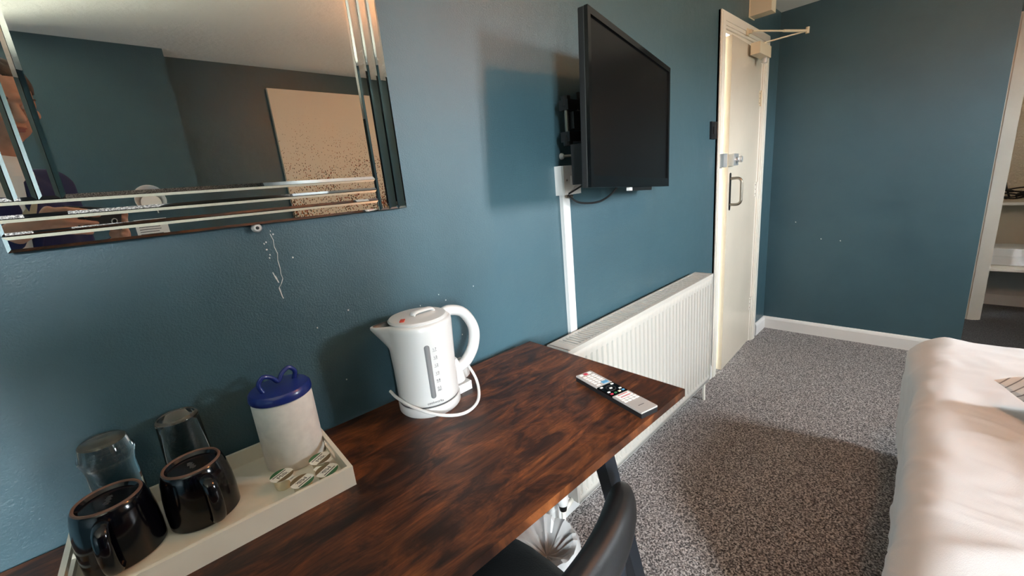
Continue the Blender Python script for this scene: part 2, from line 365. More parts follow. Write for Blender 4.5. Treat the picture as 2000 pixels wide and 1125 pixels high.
# opposite wall with the window opening, and the chimney breast that steps forward
VX0, VX1, WZ0, WZ1 = -1.06, -0.52, 0.92, 2.08
UX0, UX1, UZ0, UZ1 = 2.40, 2.80, 1.40, 2.00  # opening for the small added window
bm = bmesh.new()
box(bm, XN, VX0, YO-T, YO, 0, ZC); box(bm, VX1, UX0, YO-T, YO, 0, ZC); box(bm, UX1, 5.10, YO-T, YO, 0, ZC)
for a, b, c, d in ((VX0, VX1, WZ0, WZ1), (UX0, UX1, UZ0, UZ1)): box(bm, a, b, YO-T, YO, 0, c); box(bm, a, b, YO-T, YO, d, ZC)
box(bm, -0.40, 0.43, YO, YO+0.15, 0, ZC)
struct('wall_right', bm, 'wall')
struct('wall_near', B(XN-T, XN, YO-T, T, 0, ZC), 'wall')
def window(name, x0, x1, z0, z1, mtx):
    r = bpy.data.objects.new(name, None); link(r); r.matrix_world = mtx; r['kind'] = 'structure'
    bm = bmesh.new()
    for a in ((x0, x0+0.05, z0, z1), (x1-0.05, x1, z0, z1), (x0, x1, z0, z0+0.05), (x0, x1, z1-0.05, z1), ((x0+x1)/2-0.03, (x0+x1)/2+0.03, z0, z1)):
        box(bm, a[0], a[1], -0.09, -0.04, a[2], a[3])
    obj('window_frame', bm, 'gloss_white', r)
    for a, b in ((x0+0.05, (x0+x1)/2-0.03), ((x0+x1)/2+0.03, x1-0.05)):
        obj('pane', B(a, b, -0.068, -0.064, z0+0.05, z1-0.05), 'pane', r)
    obj('window_sill', B(x0-0.06, x1+0.06, -0.04, 0.06, z0-0.03, z0), 'gloss_white', r, bevel=0.004)
window('window_1', VX0, VX1, WZ0, WZ1, Matrix.Translation((0, YO, 0)))
window('fill_window', UX0, UX1, UZ0, UZ1, Matrix.Translation((0, YO, 0)))  # unseen window, added to brighten the far wall
# skirting boards
def skirt_profile(bm, p0, p1, nrm, h=0.095, t=0.016):
    p0, p1, nrm = Vector(p0), Vector(p1), Vector(nrm)
    pr = [(0, 0), (t, 0), (t, h-0.02), (t*0.75, h-0.008), (t*0.4, h), (0, h)]
    a = [bm.verts.new(p0+nrm*u+Vector((0, 0, v))) for u, v in pr]; b = [bm.verts.new(p1+nrm*u+Vector((0, 0, v))) for u, v in pr]
    bm.faces.new(a); bm.faces.new(list(reversed(b)))
    for i in range(len(a)): j = (i+1) % len(a); bm.faces.new((a[i], b[i], b[j], a[j]))
    bmesh.ops.recalc_face_normals(bm, faces=bm.faces)
bm = bmesh.new(); skirt_profile(bm, (XN, 0, 0), (2.48, 0, 0), (0, -1, 0)); skirt_profile(bm, (3.35, 0, 0), (XB-0.017, 0, 0), (0, -1, 0)); struct('baseboard_left', bm, 'skirt')
bm = bmesh.new(); skirt_profile(bm, (XB, 0, 0), (XB, YE, 0), (-1, 0, 0)); struct('baseboard_far', bm, 'skirt')
bm = bmesh.new(); skirt_profile(bm, (XN, YO, 0), (-0.40, YO, 0), (0, 1, 0)); skirt_profile(bm, (-0.40, YO+0.15, 0), (0.43, YO+0.15, 0), (0, 1, 0)); skirt_profile(bm, (0.43, YO, 0), (XH, YO, 0), (0, 1, 0)); struct('baseboard_right', bm, 'skirt')
# paint chips and scratches on the wall under the mirror: bare plaster showing through
def chip(pts, wd, name='paint_chip'):
    bm = bmesh.new(); y = -0.0006
    for i in range(len(pts)-1):
        a, b = Vector((pts[i][0], y, pts[i][1])), Vector((pts[i+1][0], y, pts[i+1][1])); bar(bm, a, b, wd*(0.7+0.6*random.random()), 0.0008, up=(0, 1, 0))
    obj(name, bm, 'chip', wall_left)
chip([(0.214, 1.252), (0.217, 1.240), (0.216, 1.226), (0.219, 1.212), (0.2165, 1.198), (0.2175, 1.182), (0.2165, 1.170), (0.218, 1.160), (0.213, 1.150), (0.2075, 1.143)], 0.0013)
chip([(0.2075, 1.143), (0.2085, 1.134), (0.2095, 1.124), (0.211, 1.119)], 0.0026)
chip([(0.2025, 1.176), (0.2045, 1.168)], 0.0018); chip([(0.205, 1.168), (0.207, 1.161), (0.209, 1.153)], 0.0026)
for x, z in ((0.1995, 1.236), (0.2035, 1.2385), (0.2015, 1.224), (0.203, 1.207), (0.205, 1.213), (0.219, 1.252), (0.2155, 1.259)): chip([(x, z), (x+0.0004, z-0.003)], 0.0022)
for x, z in ((0.60, 1.014), (0.262, 1.04), (0.70, 1.03), (0.58, 1.035), (0.64, 0.90), (0.335, 1.06), (0.52, 1.02), (0.30, 0.90), (0.245, 1.20), (0.19, 0.86)):
    chip([(x, z), (x+0.0006, z-0.003)], 0.0026)
for x, y, z in ((XB-0.0006, -0.33, 0.73), (XB-0.0006, -0.44, 0.72), (XB-0.0006, -0.17, 0.85)):
    bm = bmesh.new(); bar(bm, (x, y, z), (x, y-0.004, z-0.006), 0.005, 0.0008, up=(1, 0, 0)); obj('paint_chip', bm, 'chip', wall_far)

# ------------------------------------------------------------------ door, frame, closer
bm = bmesh.new()   # lining and stops inside the opening
box(bm, DX0, DX0+0.025, 0.0, T, 0, DZT); box(bm, DX1-0.025, DX1, 0.0, T, 0, DZT); box(bm, DX0+0.025, DX1-0.025, 0.0, T, DZT-0.025, DZT)
box(bm, DX0+0.025, DX0+0.04, 0.048, T, 0, DZT-0.025); box(bm, DX1-0.04, DX1-0.025, 0.048, T, 0, DZT-0.025); box(bm, DX0+0.04, DX1-0.04, 0.048, T, DZT-0.04, DZT-0.025)
fr = struct('trim_1', bm, 'gloss_white')
def arch_profile(x0, x1, z1):
    """moulded architrave, mitred: stacked steps"""
    steps = [(0.0, 0.075, 0.010), (0.012, 0.075, 0.016), (0.03, 0.066, 0.020)]
    bm = bmesh.new()
    for a, b, d in steps:   # a, b measured outward from the opening
        box(bm, x0-b, x0-a, -d, 0.0, 0, z1+b); box(bm, x1+a, x1+b, -d, 0.0, 0, z1+b); box(bm, x0-a, x1+a, -d, 0.0, z1+a, z1+b)
    return bm
ar = obj('architrave', arch_profile(DX0+0.008, DX1-0.008, DZT-0.008), 'gloss_white', fr, bevel=0.003)
DW = 0.612; DTH = math.radians(2.6)
door = bpy.data.objects.new('door_1', None); link(door); door.location = (DX1-0.028, 0.0, 0.0); door.rotation_euler = (0, 0, DTH); door['kind'] = 'structure'
leaf = obj('door_leaf', B(-DW, 0, -0.002, 0.038, 0.012, 1.972), 'door', door, bevel=0.002)
def hinge(z):
    bm = bmesh.new(); box(bm, -0.030, 0.0, -0.0035, -0.0022, z-0.045, z+0.045)
    tube(bm, [(0.004, -0.008, z-0.048), (0.004, -0.008, z+0.048)], 0.006, 10)
    h = obj('hinge', bm, 'gloss_white' if z < 1.5 else 'plastic_cream', door); 
    bm = bmesh.new()
    for dz in (-0.03, 0.0, 0.03): tube(bm, [(-0.016, -0.0055, z+dz), (-0.016, -0.003, z+dz)], 0.004, 8)
    obj('screw', bm, 'steel', h)
for z in (1.70, 1.12, 0.30): hinge(z)
# D pull handle
hd = obj('handle_plate', (lambda bm: (prism(bm, [(-DW+0.045+0.014*math.cos(a)*1.0, (1.145 + (0.095 if math.sin(a) > 0 else -0.095)) + 0.014*math.sin(a)) for a in [2*PI*i/24 for i in range(24)]], -0.005, -0.002), bm)[1])(bmesh.new()), 'plastic_matt', door)
bm = bmesh.new()
hx = -DW+0.045
tube(bm, catmull([(hx, -0.004, 1.22), (hx, -0.045, 1.22), (hx, -0.062, 1.205), (hx, -0.064, 1.18), (hx, -0.064, 1.11), (hx, -0.062, 1.085), (hx, -0.045, 1.07), (hx, -0.004, 1.07)], 6), 0.008, 12)
obj('pull_handle', bm, 'steel', door, smooth=True)
# night latch
nl = obj('night_latch', B(-DW-0.0, -DW+0.085, -0.032, -0.002, 1.292, 1.358), 'chrome', door, bevel=0.004)
bm = bmesh.new(); lathe(bm, [(0, 0), (0.010, 0), (0.009, 0.008), (0.017, 0.014), (0.019, 0.022), (0.016, 0.029), (0, 0.030)], 20)
kn = obj('latch_knob', bm, 'chrome', nl, smooth=True); kn.matrix_local = Matrix.Translation((-DW+0.05, -0.032, 1.325)) @ Matrix.Rotation(PI/2, 4, 'X')
obj('latch_keep', B(DX0-0.052, DX0+0.006, -0.040, -0.020, 1.288, 1.362), 'chrome', fr, bevel=0.003)
# overhead closer
dc = root('door_closer', (3.03, -0.03, 1.94), 'cream overhead door closer with folding arm above the cream door', 'door closer')
bm = bmesh.new(); box(bm, -0.14, 0.07, -0.052, -0.002, -0.032, 0.03); cb = obj('body', bm, 'plastic_cream', dc, bevel=0.012, seg=3)
bm = bmesh.new(); tube(bm, [(0.03, -0.028, -0.032), (0.03, -0.028, -0.062)], 0.016, 16); obj('spindle_cap', bm, 'chrome', dc, bevel=0.003)
EL = Vector((3.23, -0.233, 2.03)) - Vector((3.03, -0.03, 1.94))
bm = bmesh.new(); tube(bm, [(0.03, -0.028, 0.03), (0.03, -0.028, 0.055)], 0.010, 12); bar(bm, (0.03, -0.028, 0.052), EL, 0.018, 0.006); obj('main_arm', bm, 'plastic_cream', dc)
BR = Vector((2.87, -0.045, 2.028)) - Vector((3.03, -0.03, 1.94))
bm = bmesh.new(); tube(bm, [BR, BR.lerp(EL, 0.6)], 0.005, 8); tube(bm, [BR.lerp(EL, 0.55), EL], 0.0075, 8); obj('forearm', bm, 'plastic_cream', dc)
bm = bmesh.new(); box(bm, BR.x-0.022, BR.x+0.012, 0.006, 0.012, BR.z-0.018, BR.z+0.018); box(bm, BR.x-0.008, BR.x+0.008, -0.012, 0.008, BR.z-0.010, BR.z+0.010); obj('shoe_bracket', bm, 'plastic_cream', dc)
bm = bmesh.new(); tube(bm, [EL-Vector((0, 0, 0.014)), EL+Vector((0, 0, 0.020))], 0.010, 12); obj('elbow_pin', bm, 'plastic_cream', dc)

# cream fitting over the door
bf = root('wall_fitting', (2.98, 0.0, 2.16), 'cream rounded box fitting on the wall above the door closer', 'wall fitting')
bm = bmesh.new(); box(bm, -0.042, 0.042, -0.115, -0.004, -0.035, 0.095); obj('housing', bm, 'plastic_cream', bf, bevel=0.022, seg=4, smooth=True)
obj('back_plate', B(-0.046, 0.046, -0.004, 0.0, -0.04, 0.10), 'plastic_cream', bf)
# light switch
ls = root('light_switch', (2.435, 0.0, 1.487), 'black square light switch plate beside the door frame', 'light switch')
obj('plate', B(-0.036, 0.036, -0.010, 0.0, -0.045, 0.045), 'plastic_blk', ls, bevel=0.003); obj('rocker', B(-0.010, 0.010, -0.014, -0.010, -0.018, 0.018), 'plastic_matt', ls, bevel=0.002)

# ------------------------------------------------------------------ passage cupboard seen past the far wall
CY0, CY1 = -1.175, -2.05
bm = bmesh.new(); box(bm, XH, XH+0.09, YE, CY0, 0, ZC); box(bm, XH, XH+0.09, YO, CY1, 0, ZC); box(bm, XH, XH+0.09, CY1, CY0, 2.0, ZC)
struct('wall_passage', bm, 'wall')
bm = bmesh.new(); box(bm, 5.0, 5.06, YO, 0, 0, ZC); box(bm, XH+0.09, 5.0, CY0+0.10, CY0+0.16, 0, ZC); box(bm, XH+0.09, 5.0, CY1-0.16, CY1-0.10, 0, ZC)
struct('wall_cupboard', bm, 'wallpaper')
bm = bmesh.new()
for a, b, d in ((0.0, 0.070, 0.012), (0.012, 0.070, 0.020), (0.028, 0.060, 0.026)):
    box(bm, XH-d, XH, CY0-0.012+a, CY0-0.012+b, 0, 2.0+b); box(bm, XH-d, XH, CY1+0.012-b, CY1+0.012-a, 0, 2.0+b); box(bm, XH-d, XH, CY1+0.012-a, CY0-0.012+a, 2.0+a-0.012, 2.0+b)
box(bm, XH, XH+0.09, CY0-0.02, CY0, 0, 2.0)
struct('trim_2', bm, 'gloss_white', bevel=0.002)
sh = root('cupboard_shelving', (4.8, -1.55, 0), 'white built-in shelving inside the cupboard past the far wall', 'shelving')
def cb_(nm, *a, m='gloss_white'): 
    return obj(nm, B(a[0]-4.8, a[1]-4.8, a[2]+1.55, a[3]+1.55, a[4], a[5]), m, sh)
cb_('shelf', 4.60, 5.0, -1.97, -1.08, 0.35, 0.372); cb_('shelf', 4.78, 5.0, -1.97, -1.08, 0.815, 0.835)
cb_('lower_panel', 4.975, 4.999, -1.97, -1.08, 0.085, 0.35, m='panel'); cb_('upper_panel', 4.975, 4.999, -1.97, -1.08, 0.372, 0.815, m='beige'); cb_('plinth', 4.96, 4.999, -1.97, -1.08, 0.0, 0.085, m='skirt')
for nm, lab, z0, z1 in (('folded_blanket', 'folded white quilted blanket lying underneath on the low cupboard shelf', 0.374, 0.44), ('folded_blanket', 'folded white quilted blanket lying on top on the low cupboard shelf', 0.441, 0.50)):
    bm = bmesh.new(); box(bm, 4.72, 4.955, -1.75, -1.11, z0, z1)
    bmesh.ops.subdivide_edges(bm, edges=bm.edges, cuts=5, use_grid_fill=True)
    for v in bm.verts: v.co.z += 0.006*noise.noise(v.co*18); v.co.x += 0.010*noise.noise(v.co*9)
    o = obj(nm, bm, 'bedding', smooth=True, auto=60); setp(o, lab, 'blanket', 'folded blankets in the cupboard')
def cord(name, pts, r, m, parent=None, k=8, n=8):
    bm = bmesh.new(); tube(bm, catmull(pts, k), r, n); return obj(name, bm, m, parent, smooth=True)
cc = root('cable_bundle', (4.86, -1.27, 0.838), 'tangle of dark cables lying on the upper cupboard shelf', 'cables')
for i in range(6):
    a0 = random.random()*6; pts = [(0.05*math.cos(a0+t*0.8)+0.012*t-0.02, -0.10+0.055*t/2+0.06*math.sin(a0+t*1.1), 0.008+0.012*i+0.03*abs(math.sin(t+i))) for t in range(10)]
    cord('cable', pts, 0.005, 'cable', cc, 5, 6)
cord('cable', [(0.06, 0.12, 0.02), (0.07, 0.10, 0.15), (0.06, 0.07, 0.22), (0.07, 0.05, 0.12), (0.06, 0.02, 0.02)], 0.006, 'cable', cc)

# ------------------------------------------------------------------ mirror with stepped strip border
MX0, MX1, MZ0, MZ1 = -0.120, 0.517, 1.273, 2.075
mi = root('wall_mirror', ((MX0+MX1)/2, 0.0, MZ0), 'large silver bordered mirror hanging above the tray on the teal wall', 'mirror')
mx = (MX0+MX1)/2; hw = (MX1-MX0)/2; mh = MZ1-MZ0; SW = 0.0235
obj('backing_board', B(-hw+0.004, hw-0.004, -0.012, -0.0, 0.004, mh-0.004), 'dark', mi)
def bev_slab(name, x0, x1, z0, z1, tiltx=0.0, tiltz=0.0, y0=-0.012, th=0.006, bv=0.0045, bd=0.0018):
    bm = bmesh.new(); cx, cz = (x0+x1)/2, (z0+z1)/2; a, b = (x1-x0)/2, (z1-z0)/2
    o0 = [bm.verts.new((s*a, 0, t*b)) for s, t in ((-1,-1),(1,-1),(1,1),(-1,1))]
    o1 = [bm.verts.new((s*a, -(th-bd), t*b)) for s, t in ((-1,-1),(1,-1),(1,1),(-1,1))]
    o2 = [bm.verts.new((s*(a-bv), -th, t*(b-bv))) for s, t in ((-1,-1),(1,-1),(1,1),(-1,1))]
    bm.faces.new(o2); bm.faces.new(list(reversed(o0)))
    for p, q in ((o0, o1), (o1, o2)):
        for i in range(4): j = (i+1) % 4; bm.faces.new((p[i], p[j], q[j], q[i]))
    bmesh.ops.recalc_face_normals(bm, faces=bm.faces)
    o = obj(name, bm, 'mirror', mi); o.location = (cx, y0, cz); o.rotation_euler = (tiltx, 0, tiltz); return o
bev_slab('mirror_pane', -hw+3*SW, hw-3*SW, 3*SW, mh-3*SW, th=0.007, bv=0.006)
G = 0.0006
for i in range(3):
    a = i*SW+G; b = (i+1)*SW-G
    bev_slab('mirror_strip', hw-b, hw-a, 0, mh-3*SW-G, 0, (0.0, 0.006, -0.004)[i], th=0.0055+0.0007*i)        # right, runs to the bottom
    bev_slab('mirror_strip', -hw, hw-3*SW-G, a, b, (0.0, 0.004, -0.004)[i], 0, th=0.0055+0.0007*i)            # bottom
    bev_slab('mirror_strip', -hw+a, -hw+b, 3*SW+G, mh, 0, (0.004, -0.004, 0.0)[i], th=0.0055+0.0007*i)       # left
    bev_slab('mirror_strip', -hw+3*SW+G, hw, mh-b, mh-a, 0, 0, th=0.0055+0.0007*i)                             # top
bm = bmesh.new(); lathe(bm, [(0, 0), (0.0085, 0), (0.0085, 0.010), (0.006, 0.014), (0, 0.014)], 20); cl = obj('clip', bm, 'plastic', mi, smooth=True)
cl.matrix_local = Matrix.Translation((0.192-mx, -0.001, -0.006)) @ Matrix.Rotation(PI/2, 4, 'X')
bm = bmesh.new(); lathe(bm, [(0, 0), (0.0032, 0), (0.0028, 0.0016), (0, 0.002)], 14); sc = obj('screw', bm, 'black_ink', cl); sc.location = (0, 0, 0.0138)

# ------------------------------------------------------------------ radiator
RX0, RX1, RZ0, RZ1, RYF, RYB = 0.965, 2.165, 0.155, 0.760, -0.122, -0.030
ra = root('radiator', ((RX0+RX1)/2, 0, 0), 'white double panel radiator with vertical flutes on the teal wall', 'radiator')
rcx = (RX0+RX1)/2
def fluted(ysurf, sgn, name):
    bm = bmesh.new(); N = 36; W = RX1-RX0-0.012; pitch = W/N; zs = [RZ0, RZ0+0.022, RZ0+0.032, RZ0+0.060, RZ1-0.085, RZ1-0.052, RZ1-0.040, RZ1-0.014]
    amp = [0.004, 0.004, 0.002, 1.0, 1.0, 0.15, 0.0, 0.0]
    xs = []; 
    for i in range(N):
        for t, d in ((0.0, 0), (0.28, 0), (0.40, 1), (0.60, 1), (0.72, 0)): xs.append((-W/2+(i+t)*pitch, d))
    xs.append((W/2, 0)); rows = []
    for z, am in zip(zs, amp):
        rows.append([bm.verts.new((x, ysurf+sgn*((0.020*d) if am >= 1 else 0.020*am*d), z)) for x, d in xs])
    for a, b in zip(rows, rows[1:]):
        for i in range(len(a)-1): bm.faces.new((a[i], a[i+1], b[i+1], b[i]))
    bmesh.ops.recalc_face_normals(bm, faces=bm.faces)
    o = obj(name, bm, 'rad', ra, smooth=True, auto=50); md = o.modifiers.new('thick', 'SOLIDIFY'); md.thickness = 0.002; md.offset = 0
    return o
# flutes go inwards from the front face
fluted(RYF, 1, 'front_panel'); fluted(RYB-0.012, -1, 'rear_panel')
for s in (-1, 1): obj('side_panel', B(s*(RX1-RX0)/2-0.004, s*(RX1-RX0)/2+0.004, RYF-0.002, RYB, RZ0+0.012, RZ1), 'rad', ra, bevel=0.002)
bm = bmesh.new(); L = (RX1-RX0)/2
box(bm, -L, L, RYF-0.003, RYF+0.010, RZ1-0.016, RZ1); box(bm, -L, L, RYB-0.010, RYB, RZ1-0.006, RZ1)
box(bm, -L, -L+0.045, RYF+0.010, RYB-0.010, RZ1-0.004, RZ1); box(bm, L-0.045, L, RYF+0.010, RYB-0.010, RZ1-0.004, RZ1)
obj('top_frame', bm, 'rad', ra, bevel=0.0015)
obj('convector', B(-L+0.01, L-0.01, RYF+0.030, RYB-0.032, RZ0+0.05, RZ1-0.10), 'panel', ra)
ns = 62; sl = None
for i in range(ns):
    x = -L+0.045+(i+0.5)*(2*L-0.09)/ns
    if sl is None: sl = obj('grille_slat', B(-0.0045, 0.0045, RYF+0.010, RYB-0.010, RZ1-0.004, RZ1-0.0005), 'rad', ra); o = sl
    else: o = sl.copy(); link(o, ra)
    o.location = (x, 0, 0)
bm = bmesh.new(); tube(bm, catmull([(L-0.02, -0.075, RZ0+0.02), (L+0.028, -0.075, RZ0+0.02), (L+0.034, -0.075, RZ0-0.01), (L+0.034, -0.078, 0.0)], 6), 0.0085, 10); obj('pipe', bm, 'gloss_white', ra, smooth=True)
bm = bmesh.new(); box(bm, L+0.012, L+0.045, -0.09, -0.06, RZ0+0.01, RZ0+0.04); obj('lockshield_valve', bm, 'rad', ra, bevel=0.006)
bm = bmesh.new(); tube(bm, [(-L-0.055, -0.095, 0.0), (-L-0.055, -0.095, 0.155)], 0.008, 10); tube(bm, [(-L-0.055, -0.095, 0.15), (-L+0.01, -0.095, 0.17)], 0.009, 10); obj('pipe', bm, 'gloss_white', ra, smooth=True)
tv_ = obj('thermostat_valve', (lambda bm: (lathe(bm, [(0, 0), (0.013, 0), (0.016, 0.02), (0.016, 0.026)], 18), bm)[1])(bmesh.new()), 'plastic_blk', ra, smooth=True); tv_.location = (-L-0.055, -0.095, 0.158)
bm = bmesh.new(); lathe(bm, [(0, 0), (0.019, 0), (0.021, 0.006), (0.021, 0.040), (0.017, 0.052), (0.008, 0.056), (0, 0.056)], 20); o = obj('valve_head', bm, 'plastic', tv_, smooth=True); o.location = (0, 0, 0.026)
for s in (-0.4, 0.4): obj('wall_bracket', B(s-0.015, s+0.015, RYB, -0.0, RZ0+0.08, RZ1-0.08), 'rad', ra)

# ------------------------------------------------------------------ television, bracket, box, socket, cables
TY, TR = 0.173, -0.052
u = Vector((math.cos(TY), math.sin(TY), 0)); nf = Vector((math.sin(TY), -math.cos(TY), 0)); v = Vector((0, 0, 1))
u2 = u*math.cos(TR)+v*math.sin(TR); v2 = -u*math.sin(TR)+v*math.cos(TR)
tv = root('television', (0, 0, 0), 'black flat screen television angled out from the teal wall', 'television')
tv.matrix_world = basis(u2, -nf, v2, (1.325, -0.174, 1.481))
TW, TH = 0.365, 0.225
bm = bmesh.new()   # rear shell: thin edge then a tapering bulge
def loop(y, sx, z0, z1): return [bm.verts.new(p) for p in ((-sx, y, z0), (sx, y, z0), (sx, y, z1), (-sx, y, z1))]
Ls = [loop(0.002, TW, -TH, TH), loop(0.020, TW, -TH, TH), loop(0.026, TW-0.014, -TH+0.005, TH-0.02), loop(0.048, TW-0.07, -TH+0.012, 0.06)]
bm.faces.new(Ls[0]); bm.faces.new(list(reversed(Ls[-1])))
for a, b in zip(Ls, Ls[1:]):
    for i in range(4): j = (i+1) % 4; bm.faces.new((a[i], a[j], b[j], b[i]))
bmesh.ops.recalc_face_normals(bm, faces=bm.faces); obj('rear_shell', bm, 'plastic_matt', tv, bevel=0.003)
bz, bb = 0.017, 0.032
bm = bmesh.new(); box(bm, -TW, -TW+bz, -0.008, 0.002, -TH, TH); box(bm, TW-bz, TW, -0.008, 0.002, -TH, TH); box(bm, -TW+bz, TW-bz, -0.008, 0.002, TH-bz, TH); box(bm, -TW+bz, TW-bz, -0.008, 0.002, -TH, -TH+bb)
obj('bezel', bm, 'tvbez', tv, bevel=0.0015)
obj('screen', B(-TW+bz, TW-bz, -0.003, 0.0015, -TH+bb, TH-bz), 'tvglass', tv)
obj('sensor_bar', B(-0.03, 0.17, 0.0, 0.016, -TH-0.012, -TH), 'plastic_blk', tv, bevel=0.002)
obj('sensor_light', B(-0.06, -0.032, 0.0, 0.010, -TH-0.012, -TH-0.001), 'plastic', tv, bevel=0.002)
br = root('television_bracket', (1.12, 0, 1.48), 'black articulated wall bracket behind the television', 'wall bracket')
obj('wall_plate', B(0.12, 0.19, -0.008, 0.0, -0.11, 0.11), 'plastic_matt', br)
obj('upper_arm', B(-0.04, 0.17, -0.085, -0.050, 0.032, 0.062), 'plastic_matt', br, bevel=0.004)
obj('lower_arm', B(-0.04, 0.17, -0.085, -0.050, -0.062, -0.032), 'plastic_matt', br, bevel=0.004)
for z in (0.047, -0.047):
    bm = bmesh.new(); box(bm, 0.135, 0.165, -0.052, -0.006, z-0.012, z+0.012); obj('hinge_block', bm, 'plastic_matt', br, bevel=0.003)
bm = bmesh.new(); tube(bm, [(-0.027, -0.068, -0.07), (-0.027, -0.068, 0.07)], 0.007, 14); obj('hinge_pin', bm, 'steel', br, smooth=True)
for z in (0.058, -0.058):
    bm = bmesh.new(); tube(bm, [(-0.027, -0.068, z-0.016), (-0.027, -0.068, z+0.016)], 0.015, 14); obj('knuckle', bm, 'plastic_matt', br, bevel=0.003)
bm = bmesh.new(); bar(bm, (-0.02, -0.07, 0), (0.16, -0.115, 0), 0.05, 0.05); obj('tilt_arm', bm, 'plastic_matt', br)
cord('bracket_cable', [(0.0, -0.088, 0.03), (0.015, -0.10, 0.01), (0.03, -0.10, -0.02), (0.06, -0.10, -0.05)], 0.004, 'steel', br)
so = root('wall_socket', (1.142, 0, 1.300), 'white surface-mounted switch socket on top of the white trunking', 'socket')
obj('back_box', B(-0.046, 0.046, -0.030, 0.0, -0.048, 0.048), 'plastic', so, bevel=0.003)
obj('face_plate', B(-0.045, 0.045, -0.038, -0.030, -0.047, 0.047), 'plastic', so, bevel=0.003)
obj('rocker_switch', B(-0.010, 0.012, -0.043, -0.038, -0.014, 0.014), 'plastic', so, bevel=0.002)
for s in (-1, 1):
    bm = bmesh.new(); tube(bm, [(s*0.030, -0.0395, 0), (s*0.030, -0.0378, 0)], 0.003, 10); obj('screw', bm, 'steel', so)
tk = root('cable_trunking', (1.131, 0, 0.10), 'white vertical plastic cable trunking below the wall socket', 'trunking')
obj('channel', B(-0.017, 0.017, -0.012, 0.0, 0.0, 1.152), 'plastic', tk, bevel=0.001); obj('cover', B(-0.0185, 0.0185, -0.0165, -0.012, 0.0, 1.152), 'plastic', tk, bevel=0.0015)
pc = root('power_cable', (1.13, -0.03, 1.25), 'thin black power cable looping from the socket to the television', 'cable')
cord('flex', [(-0.012, -0.005, 0.004), (0.0, -0.06, 0.03), (0.0, -0.13, 0.055), (-0.02, -0.15, 0.07)], 0.003, 'cable', pc)
cord('flex', [(-0.008, 0.0, 0.0), (0.03, -0.02, -0.028), (0.08, -0.06, -0.032), (0.10, -0.10, -0.01), (0.11, -0.13, 0.025)], 0.0035, 'cable', pc)
bm = bmesh.new(); tube(bm, [(-0.012, 0.005, -0.002), (0.012, -0.004, -0.006)], 0.006, 10); obj('cable_gland', bm, 'steel', pc)
aj = root('aerial_lead', (1.137, 0, 1.380), 'short silver aerial plug sticking out of the wall beside the television', 'aerial lead')
bm = bmesh.new(); lathe(bm, [(0, 0), (0.011, 0), (0.010, 0.006), (0.004, 0.012), (0, 0.012)], 14); o = obj('wall_grommet', bm, 'plastic', aj, smooth=True); o.rotation_euler = (PI/2, 0, 0)
cord('aerial_flex', [(0, -0.01, 0), (0.01, -0.05, 0.0), (-0.01, -0.10, 0.01), (-0.02, -0.135, 0.012)], 0.0045, 'steel', aj)
pb = root('set_top_box', (1.02, -0.155, 1.28), 'slim black box clipped behind the lower near corner of the television', 'box')
obj('case', B(-0.055, 0.055, -0.018, 0.018, -0.0, 0.115), 'plastic_matt', pb, bevel=0.012, seg=3)
pb.rotation_euler = (0, 0, TY); pb.location = (1.066, -0.150, 1.285)

# ------------------------------------------------------------------ ceiling lamp
LP = Vector((1.51, -1.10, 2.13))
lm = root('ceiling_lamp', (LP.x, LP.y, ZC), 'bare warm glowing bulb on a short cream pendant under the ceiling', 'ceiling lamp')
bm = bmesh.new(); lathe(bm, [(0, 0), (0.045, 0), (0.045, -0.012), (0.02, -0.028), (0, -0.03)], 24); obj('ceiling_rose', bm, 'plastic', lm, smooth=True)
bm = bmesh.new(); tube(bm, [(0, 0, -0.03), (0, 0, -0.052)], 0.004, 8); obj('flex', bm, 'plastic', lm)
bm = bmesh.new(); lathe(bm, [(0, -0.045), (0.017, -0.05), (0.017, -0.095), (0, -0.096)], 20); obj('bulb_holder', bm, 'plastic', lm, smooth=True)
bm = bmesh.new(); lathe(bm, [(0, -0.097), (0.013, -0.098), (0.016, -0.112), (0.027, -0.130), (0.031, -0.148), (0.026, -0.166), (0.014, -0.177), (0, -0.18)], 24); obj('bulb', bm, 'bulb', lm, smooth=True)

pl_ = root('cupboard_fill_light', (4.72, -1.62, ZC), 'added unseen round light brightening the cupboard past the far wall', 'ceiling light')  # lamp added out of view to light the cupboard shelves
bm = bmesh.new(); lathe(bm, [(0, 0), (0.07, 0), (0.07, -0.015), (0, -0.016)], 28); obj('fill_light_base', bm, 'plastic', pl_, smooth=True)
bm = bmesh.new(); lathe(bm, [(0.064, -0.016), (0.062, -0.035), (0.045, -0.052), (0, -0.06)], 28); obj('fill_light_globe', bm, 'fill_globe', pl_, smooth=True)
# ------------------------------------------------------------------ things on the opposite wall, seen in the mirror
ca = root('canvas_picture', (1.35, YO, 1.20), 'cream canvas picture speckled with small brown leaves across from the mirror', 'picture')
ca.location = (1.40, YO, 1.17)
obj('canvas', B(-0.42, 0.42, 0.004, 0.035, 0, 0.955), 'canvas', ca, bevel=0.003)
for z in (0.02, 0.90): obj('stretcher_bar', B(-0.40, 0.40, 0.0, 0.004, z, z+0.03), 'wood', ca)
wl = root('wall_lamp', (0.172, YO+0.15, 1.42), 'small white unlit wall lamp with pull cord on the chimney breast', 'wall lamp')
bm = bmesh.new(); lathe(bm, [(0, 0), (0.055, 0), (0.055, 0.01), (0.02, 0.02), (0, 0.02)], 24); o = obj('backplate', bm, 'plastic', wl, smooth=True); o.rotation_euler = (-PI/2, 0, 0)
bm = bmesh.new(); tube(bm, catmull([(0, 0.015, 0), (0, 0.06, 0.01), (0, 0.09, 0.03)], 4), 0.008, 10); obj('stem', bm, 'chrome', wl, smooth=True)
